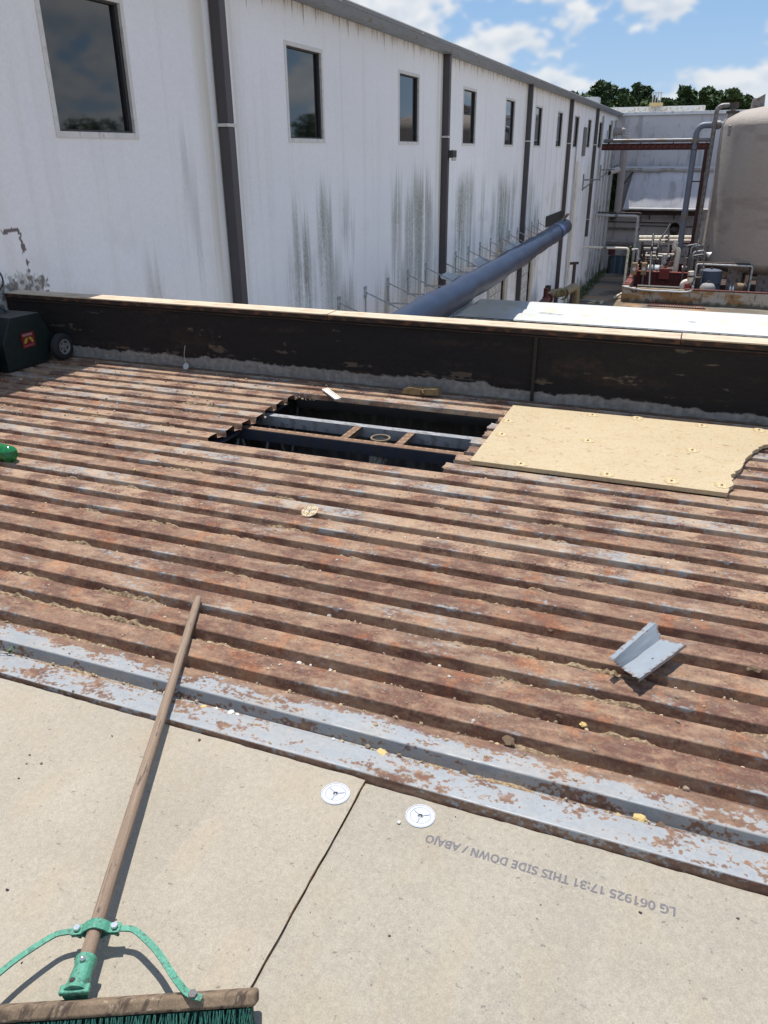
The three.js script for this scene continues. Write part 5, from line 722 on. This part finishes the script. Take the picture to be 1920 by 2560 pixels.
// ---------------------------------------------------------------- big broken sheet by the hole
{
  const t = thing('broken_sheet', 'large cream cover board sheet with a broken corner lying beside the hole', 'cover board');
  const y = 0.030, th = 0.024, m = new THREE.MeshStandardMaterial({ map: tex(1024, 1024, (u, v) => { const n = fbm(u, v, 5, 5, 5, 1601), g = vn(u * 512, v * 512, 512, 512, 1602), cr = fbm(u, v, 96, 224, 4, 1603), d = fbm(u, v, 14, 14, 5, 1604), s = fbm(u, v, 60, 60, 3, 1605); let q = mix3([170, 153, 122], [182, 165, 134], n).map((c) => c * (0.94 + 0.12 * g)); q = mix3(q, [150, 124, 88], ss(0.66, 0.76, cr) * 0.5); q = mix3(q, [168, 142, 104], ss(0.56, 0.75, d) * 0.2); return mix3(q, [104, 82, 62], ss(0.74, 0.84, s + (d - 0.5) * 0.2) * 0.4); }, 1.8), roughness: 0.95, bumpMap: bumpOf(0.3), bumpScale: 0.001 });
  const pts = [[1283, 1013], [1176, 1150], [1818, 1232], [1832, 1205], [1828, 1192], [1842, 1176], [1858, 1156], [1872, 1138], [1890, 1122], [1908, 1112], [1935, 1108], [1990, 1098], [2010, 1083]].map(([u, v]) => onY(u, v, y));
  const s = new THREE.Shape(), rnd = rngOf(5); pts.forEach((p, i) => { if (!i) return s.moveTo(p.x, -p.z); const a = pts[i - 1], rag = i > 2 && i < 11 ? 0.02 : 0.003, n = i > 2 && i < 11 ? 4 : 14; for (let k = 1; k <= n; k++) s.lineTo(lerp(a.x, p.x, k / n) + (rnd() - 0.5) * rag * (k < n ? 1 : 0.3), -lerp(a.z, p.z, k / n) + (rnd() - 0.5) * rag); });
  const g = new THREE.ExtrudeGeometry(s, { depth: th - 0.002, bevelEnabled: true, bevelThickness: 0.001, bevelSize: 0.001, bevelSegments: 1 }); g.rotateX(-Math.PI / 2); g.translate(0, y - th + 0.001, 0); part(t, 'sheet', tri(g), m);
  const old = mottled([206, 190, 150], { amp: 0.06, stain: [160, 134, 96], amount: 0.35, size: 0.08, seed: 190, bump: 0 });
  for (const [u, v] of [[1271, 1052], [1481, 1037], [1593, 1045], [1755, 1063], [1898, 1075], [1470, 1101], [1731, 1125], [1302, 1159], [1518, 1185], [1679, 1202], [1805, 1213], [1255, 1085]]) { const p = onY(u, v, y + 0.002), d = part(t, 'washer_disc', tri(new THREE.LatheGeometry([[0.004, 0.0005], [0.008, 0.002], [0.026, 0.0016], [0.034, 0.003], [0.038, 0.0018], [0.0385, 0]].map((q) => new THREE.Vector2(...q)), 32)), old); d.position.set(p.x, y + 0.0004, p.z); part(d, 'screw', place(new THREE.SphereGeometry(0.006, 10, 6), 0, 0.0012, 0), screwM); }
}
{ const a = onY(775, 1282, 0.006), pl = plate('old cream fastener plate tilted on the rusty ribs', V(a.x, 0.006, a.z), 0.042, [mottled([204, 190, 160], { amp: 0.06, stain: [150, 126, 94], amount: 0.3, size: 0.08, seed: 191 }), greyRing, screwM]); pl.rotation.set(0.35, 0, 0.08); pl.position.y = 0.016; }
// plate by the parapet foot with a wire
{ const a = onY(490, 912, 0.01), t = thing('wall_plate_disc', 'small steel disc leaning on the parapet foot with a thin wire', 'disc', null, V(a.x, 0.03, PZ + 0.06)); const g = new THREE.CylinderGeometry(0.026, 0.026, 0.004, 24); g.rotateX(1.1); part(t, 'disc', g, galvLight); part(t, 'wire', sweep(new THREE.CatmullRomCurve3([V(0, 0, -0.01), V(-0.02, 0.08, -0.02), V(-0.01, 0.16, -0.035)]).getPoints(12), 0.002, 5), galvLight); }

// ---------------------------------------------------------------- green machine at the wall
{
  const t = thing('lawn_sweeper_machine', 'dark green wheeled machine with a red notice sticker by the parapet', 'machine');
  const X = -4.95, gm = mottled([16, 30, 28], { amp: 0.12, stain: [24, 36, 33], amount: 0.25, size: 0.5, rough: 0.5, seed: 200 }), s = new THREE.Shape();
  [[24, 797], [95, 782], [128, 835], [126, 880], [118, 903], [25, 928], [10, 863]].forEach(([u, v], i) => { const p = onX(u, v, X); i ? s.lineTo(-p.z, p.y) : s.moveTo(-p.z, p.y); });
  const e = new THREE.ExtrudeGeometry(s, { depth: 0.40, bevelEnabled: true, bevelSize: 0.004, bevelThickness: 0.004, bevelSegments: 2 }); e.rotateY(Math.PI / 2); e.translate(X - 0.404, 0, 0); part(t, 'housing', tri(e), gm);
  part(t, 'side_skirt', box(X - 0.38, X - 0.06, 0.06, 0.33, -4.57, -4.35, 0.03), gm); part(t, 'engine', box(X - 0.34, X - 0.1, 0.33, 0.5, -4.56, -4.36, 0.05), plain(0.02, 0.02, 0.022, 0.6));
  const st = canvasTex(256, 256, (c) => { c.fillStyle = 'rgb(112,30,32)'; c.fillRect(0, 0, 256, 256); c.fillStyle = 'rgb(186,166,166)'; c.font = 'bold 50px sans-serif'; c.fillText('NOTICE', 32, 62); c.fillStyle = 'rgb(160,146,52)'; c.beginPath(); c.moveTo(40, 176); c.quadraticCurveTo(50, 96, 118, 84); c.quadraticCurveTo(120, 150, 70, 186); c.fill(); c.beginPath(); c.moveTo(140, 84); c.quadraticCurveTo(216, 84, 222, 186); c.lineTo(186, 190); c.quadraticCurveTo(176, 130, 140, 120); c.fill(); c.strokeStyle = 'rgb(214,150,160)'; c.lineWidth = 5; for (let k = 0; k < 9; k++) { c.beginPath(); c.moveTo(34 + k * 22, 214); c.lineTo(48 + k * 22, 210 + (k % 3) * 6); c.stroke(); c.beginPath(); c.moveTo(34 + k * 22, 234); c.lineTo(46 + k * 22, 230 + (k % 2) * 8); c.stroke(); } });
  const c0 = onX(53, 834, X + 0.006), c1 = onX(86, 826, X + 0.006), cb = onX(60, 872, X + 0.006), g = new THREE.PlaneGeometry(c0.distanceTo(c1), c0.distanceTo(cb)); g.rotateY(Math.PI / 2); const ce = onX(71, 849, X + 0.0065); g.translate(ce.x, ce.y, ce.z); part(t, 'notice_sticker', g, new THREE.MeshStandardMaterial({ map: st, roughness: 0.5 })).userData.label = 'red sticker with the word notice and two yellow shapes';
  const tyreM = plain(0.022, 0.022, 0.024, 0.85), rimM = plain(0.22, 0.22, 0.21, 0.6);
  const wheel = (y, z, x, r) => { const w = new THREE.Group(); w.name = 'wheel'; t.add(w); const pr = [[r * 0.58, -0.032], [r * 0.9, -0.034], [r * 0.985, -0.024], [r, 0], [r * 0.985, 0.024], [r * 0.9, 0.034], [r * 0.58, 0.032]].map((q) => new THREE.Vector2(...q)), tg = new THREE.LatheGeometry(pr, 40); tg.rotateZ(-Math.PI / 2); tg.translate(x, y, z); part(w, 'tyre', tri(tg), tyreM); const rg = new THREE.TorusGeometry(r * 0.54, 0.010, 8, 32); rg.rotateY(Math.PI / 2); rg.translate(x + 0.024, y, z); part(w, 'rim', tri(rg), rimM); part(w, 'rim_disc', rod(V(x - 0.01, y, z), V(x + 0.012, y, z), r * 0.56, r * 0.56, 30), plain(0.03, 0.03, 0.03)); for (let k = 0; k < 5; k++) { const a = k * 1.2566; part(w, 'spoke', bar(V(x + 0.018, y + Math.cos(a) * 0.015, z + Math.sin(a) * 0.015), V(x + 0.018, y + Math.cos(a) * r * 0.5, z + Math.sin(a) * r * 0.5), 0.026, 0.010, V(1, 0, 0)), rimM); } part(w, 'hub', rod(V(x, y, z), V(x + 0.036, y, z), 0.02, 0.016, 16), rimM); };
  const wc = onX(156, 872, -4.89); wheel(0.108, wc.z, -4.89, 0.108); wheel(0.108, -4.40, -4.99, 0.108);
  part(t, 'axle', rod(V(-5.3, 0.108, wc.z), V(-4.9, 0.108, wc.z), 0.012), steelDark);
  const h = [V(-5.1, 0.40, -4.75), V(-5.1, 0.62, -4.3), V(-5.1, 0.9, -3.9)]; for (const dx of [0, -0.22]) part(t, 'handlebar', pipe(h.map((p) => p.clone().add(V(dx, 0, 0))), 0.013, 3, 10), steelDark);
  const p0 = onX(0, 780, -5.2), p1 = onX(38, 790, -5.1); part(t, 'lever', pipe([onX(-10, 762, -5.25), onX(14, 776, -5.2), onX(36, 796, -5.1)], 0.012, 2.5, 8), plain(0.02, 0.03, 0.03, 0.5));
  solo('power_cord', sweep(new THREE.CatmullRomCurve3([onX(-4, 676, XW + 0.03), onX(6, 695, XW + 0.04), onX(7, 712, XW + 0.04), onX(0, 724, XW + 0.05), onX(-6, 760, XW + 0.1)]).getPoints(24), 0.007, 6), plain(0.012, 0.012, 0.014, 0.6), 'black cord curving down the white wall by the patched corner', 'cord');
}
// ---------------------------------------------------------------- green soda bottle
{
  const b = onY(40, 1148, 0.02), t = thing('plastic_bottle', 'crushed green plastic bottle lying across the rusty ribs', 'bottle', null, V(b.x, 0.045, b.z));
  const pr = []; for (let i = 0; i <= 26; i++) { const s = i / 26; pr.push(new THREE.Vector2(s < 0.04 ? 0.022 + s * 0.3 : s < 0.12 ? lerp(0.034, 0.046, (s - 0.04) / 0.08) : s < 0.66 ? 0.046 - 0.003 * Math.sin(s * 40) : lerp(0.046, 0.014, Math.pow((s - 0.66) / 0.34, 0.8)), s * 0.30)); } pr.unshift(new THREE.Vector2(0.001, 0.012));
  const g = new THREE.LatheGeometry(pr, 30), p = g.attributes.position; for (let i = 0; i < p.count; i++) { const x = p.getX(i), y = p.getY(i), z = p.getZ(i), a = Math.atan2(z, x); if (y < 0.035) { const k = 1 - 0.22 * Math.max(0, Math.cos(a * 5)) * (1 - y / 0.035); p.setX(i, x * k); p.setZ(i, z * k); } const w = 1 + (fbm3(x * 40, y * 22, z * 40, 2, 3) - 0.5) * 0.22; p.setX(i, p.getX(i) * w); p.setZ(i, p.getZ(i) * w); }
  g.computeVertexNormals(); g.rotateZ(Math.PI / 2); g.rotateY(-0.1); part(t, 'body', g, new THREE.MeshPhysicalMaterial({ color: new THREE.Color().setRGB(0.02, 0.30, 0.09), roughness: 0.12, transmission: 0.55, thickness: 0, ior: 1.5, side: THREE.DoubleSide }));
  const lab = new THREE.CylinderGeometry(0.0475, 0.0475, 0.09, 30, 1, true); lab.rotateZ(Math.PI / 2); lab.translate(-0.13, 0, 0); part(t, 'wrapper', lab, new THREE.MeshStandardMaterial({ color: 0x0c5a34, roughness: 0.4, side: THREE.DoubleSide })); part(t, 'cap', rod(V(-0.298, 0, -0.03), V(-0.318, 0, -0.032), 0.016), plain(0.1, 0.4, 0.15, 0.5));
}

// ---------------------------------------------------------------- loose debris
const chunkGeo = (seed, flat = 1) => { const g = mergeVertices((() => { const q = new THREE.IcosahedronGeometry(1, 1); q.deleteAttribute('normal'); q.deleteAttribute('uv'); return q; })(), 1e-3), p = g.attributes.position; for (let i = 0; i < p.count; i++) { const k = 0.7 + 0.5 * GR[(seed * 131 + i * 17) & 65535]; p.setXYZ(i, p.getX(i) * k, p.getY(i) * k * flat, p.getZ(i) * k); } const f = g.toNonIndexed(); f.computeVertexNormals(); return tri(f); };
const sandM = mottled([154, 134, 106], { amp: 0.16, stain: [118, 98, 76], amount: 0.4, size: 0.1, rough: 1, seed: 210 });
{
  // sandy ridges that lie in the valleys, heaped against the webs
  const rows = [[2, -2.4, -1.45, 0.5], [2, -0.9, -0.1, 0.9], [3, -2.6, -1.2, 0.75], [3, -0.5, 0.9, 0.9], [4, -2.9, -1.7, 0.8], [4, -0.7, 1.0, 0.85], [5, -0.9, 0.5, 0.7], [6, -2.8, -1.2, 0.75], [7, -2.2, 1.2, 0.55], [8, -3.0, -0.2, 0.6], [9, -2.6, 1.2, 0.7], [10, -3.3, -1.0, 0.7], [11, -2.6, 0.4, 0.7], [12, -3.4, 1.3, 0.65], [13, -3.6, -1.5, 0.6], [14, -2.2, 1.4, 0.6], [16, -4.6, -2.7, 0.8], [17, -4.7, -2.8, 0.9], [18, -4.8, -2.8, 1.0], [19, -4.9, -2.7, 1.1], [20, -5.0, -2.7, 1.1], [21, -4.9, -2.7, 1.0], [22, -5.0, -2.7, 0.9], [23, -5.2, 1.0, 0.7], [1, -0.55, -0.2, 0.6], [1, -1.95, -1.5, 0.35]];
  const geos = [];
  for (const [i, xa, xb, amt] of rows) {
    const n = Math.ceil((xb - xa) / 0.012), pos = [], idx = []; const zv = Z0 - i * PITCH + 0.0135, K = 5;
    for (let k = 0; k <= n; k++) { const x = lerp(xa, xb, k / n), e = Math.min(1, k / 10, (n - k) / 10), h = Math.max(0, (vn(x * 5, i * 3, 512, 512, 21) - 0.42) * 0.075 * amt + (vn(x * 26, i * 7, 999, 999, 22) - 0.5) * 0.022 * amt + (vn(x * 80, i * 5, 999, 999, 23) - 0.5) * 0.014) * e;
      for (let j = 0; j <= K; j++) { const s = j / K, prof = Math.sin(Math.PI * Math.min(1, s * 0.62 + 0.19)); pos.push(x, -0.0398 + h * prof * (0.85 + 0.3 * GR[(k * 13 + j * 7 + i) & 65535]) - (j === 0 || j === K ? 0.004 : 0), zv - (0.002) + s * 0.036 - 0.0); } if (k) for (let j = 0; j < K; j++) { const a = (k - 1) * (K + 1) + j, b = a + K + 1; idx.push(a, a + 1, b, b, a + 1, b + 1); } }
    const g = new THREE.BufferGeometry(); g.setAttribute('position', new THREE.Float32BufferAttribute(pos, 3)); g.setIndex(idx); const f = g.toNonIndexed(); f.computeVertexNormals(); geos.push(tri(f));
  }
  solo('valley_grit', merge(geos), sandM, 'sandy grit heaped in the valleys of the rusty deck', 'grit', null, 'stuff');
  const rnd = rngOf(303), N = 9000, im = new THREE.InstancedMesh(chunkGeo(4, 0.7), new THREE.MeshStandardMaterial({ roughness: 1 }), N), M = new THREE.Matrix4(), q = new THREE.Quaternion(), c = new THREE.Color();
  for (let k = 0; k < N; k++) { const r = rows[Math.floor(rnd() * rows.length)]; let x, y, z, s; if (rnd() < 0.62) { x = lerp(r[1] - 0.3, r[2] + 0.3, rnd()); if (r[0] > 14 && r[0] < 22 && x > -2.66) x = -2.7 - rnd() * 1.5; z = Z0 - r[0] * PITCH + 0.02 + rnd() * 0.03; y = -0.038 + rnd() * 0.012; s = 0.0015 + Math.pow(rnd(), 4) * 0.009; } else { const i = Math.floor(rnd() * 24); x = i > 14 ? lerp(-5, 1.2, rnd()) : lerp(-3.2, 1.2, rnd()); if (i > 14 && i < 22 && x > -2.7 && x < -1.0) x = -3 - rnd() * 2; z = Z0 - i * PITCH - rnd() * 0.085; y = 0.001; s = 0.001 + Math.pow(rnd(), 6) * 0.006 * (i > 14 ? 1.8 : 1); }
    q.setFromEuler(new THREE.Euler(rnd() * 6, rnd() * 6, rnd() * 6)); M.compose(V(x, y, z), q, V(s, s, s)); im.setMatrixAt(k, M); const w = rnd(); c.setRGB(...(w < 0.6 ? [0.42, 0.32, 0.20] : w < 0.85 ? [0.27, 0.21, 0.15] : [0.55, 0.52, 0.46])).multiplyScalar(0.7 + rnd() * 0.5); im.setColorAt(k, c); }
  im.name = 'loose_gravel'; im.userData = { label: 'small loose stones and crumbs scattered over the metal deck', category: 'gravel', kind: 'stuff' }; scene.add(im);
  const NS = 340, sp = new THREE.InstancedMesh(chunkGeo(9, 0.5), new THREE.MeshStandardMaterial({ roughness: 1 }), NS); for (let k = 0; k < NS; k++) { const x = lerp(-2.2, 1.2, rnd()), z = lerp(-1.5, -0.4, rnd()), s = 0.0007 + Math.pow(rnd(), 7) * 0.0042; q.setFromEuler(new THREE.Euler(rnd() * 6, rnd() * 6, rnd() * 6)); M.compose(V(x, (x < -0.65 ? -0.0102 : -0.0202) + s * 0.3, z), q, V(s, s, s)); sp.setMatrixAt(k, M); c.setRGB(0.10, 0.085, 0.07).multiplyScalar(0.6 + rnd()); sp.setColorAt(k, c); } sp.name = 'board_crumbs'; sp.userData = { label: 'tiny dark crumbs strewn over the tan cover boards', category: 'crumbs', kind: 'stuff' }; scene.add(sp);
}
// bigger single pieces
{
  const foam = mottled([214, 190, 128], { amp: 0.1, stain: [176, 146, 92], amount: 0.3, size: 0.06, seed: 211 }), dirt = mottled([128, 104, 78], { amp: 0.2, stain: [92, 72, 54], amount: 0.4, size: 0.06, seed: 212 }), white = mottled([226, 222, 210], { amp: 0.05, size: 0.1, seed: 213 });
  const bit = (u, v, y, s, fl, mat, seed, name, label, cat, grp) => { const p = onY(u, v, y), g = chunkGeo(seed, fl); s *= 0.72; g.scale(s, s * 0.8, s * 0.75); g.rotateY(seed * 1.3); const bb = new THREE.Box3().setFromBufferAttribute(g.attributes.position); g.translate(p.x, y - bb.min.y, p.z); solo(name, g, mat, label, cat, grp); };
  bit(955, 1882, 0.001, 0.024, 0.18, foam, 31, 'foam_flake', 'curled yellow foam flake on the grey front rib', 'foam flake', 'yellow foam flakes'); bit(509, 1768, 0.001, 0.015, 0.25, foam, 32, 'foam_flake', 'small yellow foam flake beside the broom handle', 'foam flake', 'yellow foam flakes'); bit(1458, 1815, -0.03, 0.022, 0.6, foam, 33, 'foam_flake', 'yellow foam lump stuck in the gritty valley', 'foam flake', 'yellow foam flakes'); bit(87, 1283, -0.02, 0.022, 0.6, foam, 34, 'foam_flake', 'yellow foam lump in a valley near the green bottle', 'foam flake', 'yellow foam flakes');
  bit(578, 1782, 0.001, 0.017, 0.3, white, 35, 'white_chip', 'long white chip in the grey valley right of the broom handle', 'chip', 'white chips'); bit(594, 1787, 0.001, 0.010, 0.4, white, 36, 'white_chip', 'short white chip beside the long one', 'chip', 'white chips'); bit(998, 2058, -0.0202, 0.008, 0.8, white, 37, 'white_chip', 'pale crumb lying next to the right fastener plate', 'chip', 'white chips'); bit(834, 1850, 0.001, 0.008, 0.8, white, 46, 'white_chip', 'tiny white chip on the front rib above the plain board', 'chip', 'white chips');
  bit(1272, 1858, -0.02, 0.034, 0.4, dirt, 38, 'dirt_clod', 'flat brown clod wedged behind the grey rib', 'clod', 'dirt clods'); bit(1400, 1795, -0.028, 0.026, 0.7, dirt, 39, 'dirt_clod', 'dark rounded clod beside the yellow foam lump', 'clod', 'dirt clods'); bit(1158, 1938, -0.01, 0.022, 0.5, dirt, 40, 'dirt_clod', 'crumbly clod on the nearest grey rib', 'clod', 'dirt clods'); bit(1600, 2050, -0.012, 0.026, 0.4, foam, 41, 'dirt_clod', 'pale crumbly patch beside the right end of the front rib', 'clod', 'dirt clods'); bit(1650, 2068, -0.012, 0.022, 0.4, dirt, 42, 'dirt_clod', 'brown crumbs next to the pale crumbly patch', 'clod', 'dirt clods'); bit(1375, 1582, -0.02, 0.016, 0.8, dirt, 43, 'dirt_clod', 'single clod standing in a mid deck valley', 'clod', 'dirt clods'); bit(1885, 1680, -0.02, 0.035, 0.6, dirt, 44, 'dirt_clod', 'large clod beside the bent offcut', 'clod', 'dirt clods'); bit(336, 1176, 0.001, 0.014, 0.7, foam, 45, 'foam_flake', 'round foam crumb on a rib before the hole', 'foam flake', 'yellow foam flakes');
  // torn foam block and white strip by the hole
  const fb = thing('foam_block', 'torn yellow foam block with a brown paper face at the parapet foot', 'foam block'); { const A = onY(1000, 985, 0.0), s = new THREE.Shape(); [[0, 0], [0.02, 0.05], [0.06, 0.075], [0.16, 0.07], [0.30, 0.085], [0.31, 0.02], [0.2, 0.0], [0.1, -0.005]].forEach(([x, y], i) => i ? s.lineTo(x, y) : s.moveTo(x, y)); const g = new THREE.ExtrudeGeometry(s, { depth: 0.07, bevelEnabled: true, bevelSize: 0.006, bevelThickness: 0.008, bevelSegments: 2 }); const p = g.attributes.position; for (let i = 0; i < p.count; i++) p.setXYZ(i, p.getX(i) + (fbm3(p.getX(i) * 30, p.getY(i) * 30, p.getZ(i) * 30, 2, 3) - 0.5) * 0.02, p.getY(i) + (fbm3(p.getX(i) * 25 + 4, p.getY(i) * 30, p.getZ(i) * 30, 2, 5) - 0.5) * 0.02, p.getZ(i)); g.computeVertexNormals(); g.scale(0.86, 0.62, 0.8); g.translate(A.x + 0.02, 0.010, A.z - 0.05); part(fb, 'foam', tri(g), mottled([138, 118, 80], { amp: 0.2, stain: [112, 92, 64], amount: 0.3, size: 0.3, seed: 214 })); part(fb, 'paper_face', bar(V(A.x + 0.16, 0.055, A.z + 0.0), V(A.x + 0.18, 0.025, A.z + 0.025), 0.012, 0.02), mottled([110, 80, 54], { seed: 215 })); }
  const ws = thing('white_strip', 'short white plastic strip at the far edge of the hole', 'strip'); { const a = onY(812, 972, 0.02), b = onY(845, 998, 0.012); part(ws, 'strip', bar(V(a.x, 0.016, a.z), V(b.x, 0.012, b.z), 0.045, 0.010), white); part(ws, 'edge_lip', bar(V(a.x + 0.02, 0.024, a.z), V(b.x + 0.02, 0.019, b.z), 0.006, 0.012), white); }
  // twig with leaves
  const tw = thing('twig', 'dry twig with a few green leaves on the left end of the front rib', 'twig'); const tz = (u, v) => { const p = onY(u, v, 0.008); return p; }; part(tw, 'stem', sweep([tz(-10, 1632), tz(30, 1634), tz(60, 1633), tz(86, 1630)], 0.0013, 5), barkM); part(tw, 'stem', sweep([tz(10, 1622), tz(28, 1628), tz(44, 1634)], 0.0011, 5), barkM); { const r = rngOf(8), c = tz(26, 1628); part(tw, 'leaves', leafCloud(r, [[c.x, 0.012, c.z, 0.02, 0.008]], 12, 0.009), leafMats[2]); }
  // fallen felt scrap on ply and ragged roofing felt at the hole
  const felt = thing('roofing_felt', 'ragged black roofing felt hanging at the far edge of the hole', 'felt'); { const n = 60, pos = [], idx = []; for (let k = 0; k <= n; k++) { const x = lerp(-2.56, -1.08, k / n), z = Z0 - 22 * PITCH + 0.02, d = 0.035 + 0.05 * fbm3(x * 9, 2, 3, 3, 4); pos.push(x, -0.032, z, x, -0.036 - d * 0.5, z + 0.012, x, -0.04 - d, z + 0.006); if (k) for (let j = 0; j < 2; j++) { const a = (k - 1) * 3 + j, b = a + 3; idx.push(a, a + 1, b, b, a + 1, b + 1); } } const g = new THREE.BufferGeometry(); g.setAttribute('position', new THREE.Float32BufferAttribute(pos, 3)); g.setIndex(idx); g.computeVertexNormals(); part(felt, 'hanging_edge', tri(g), new THREE.MeshStandardMaterial({ color: 0x1a1716, roughness: 0.95, side: THREE.DoubleSide })); }
}

scene.traverse((o) => { if (o.isMesh) { o.castShadow = true; o.receiveShadow = true; } });
renderer.render(scene, camera);
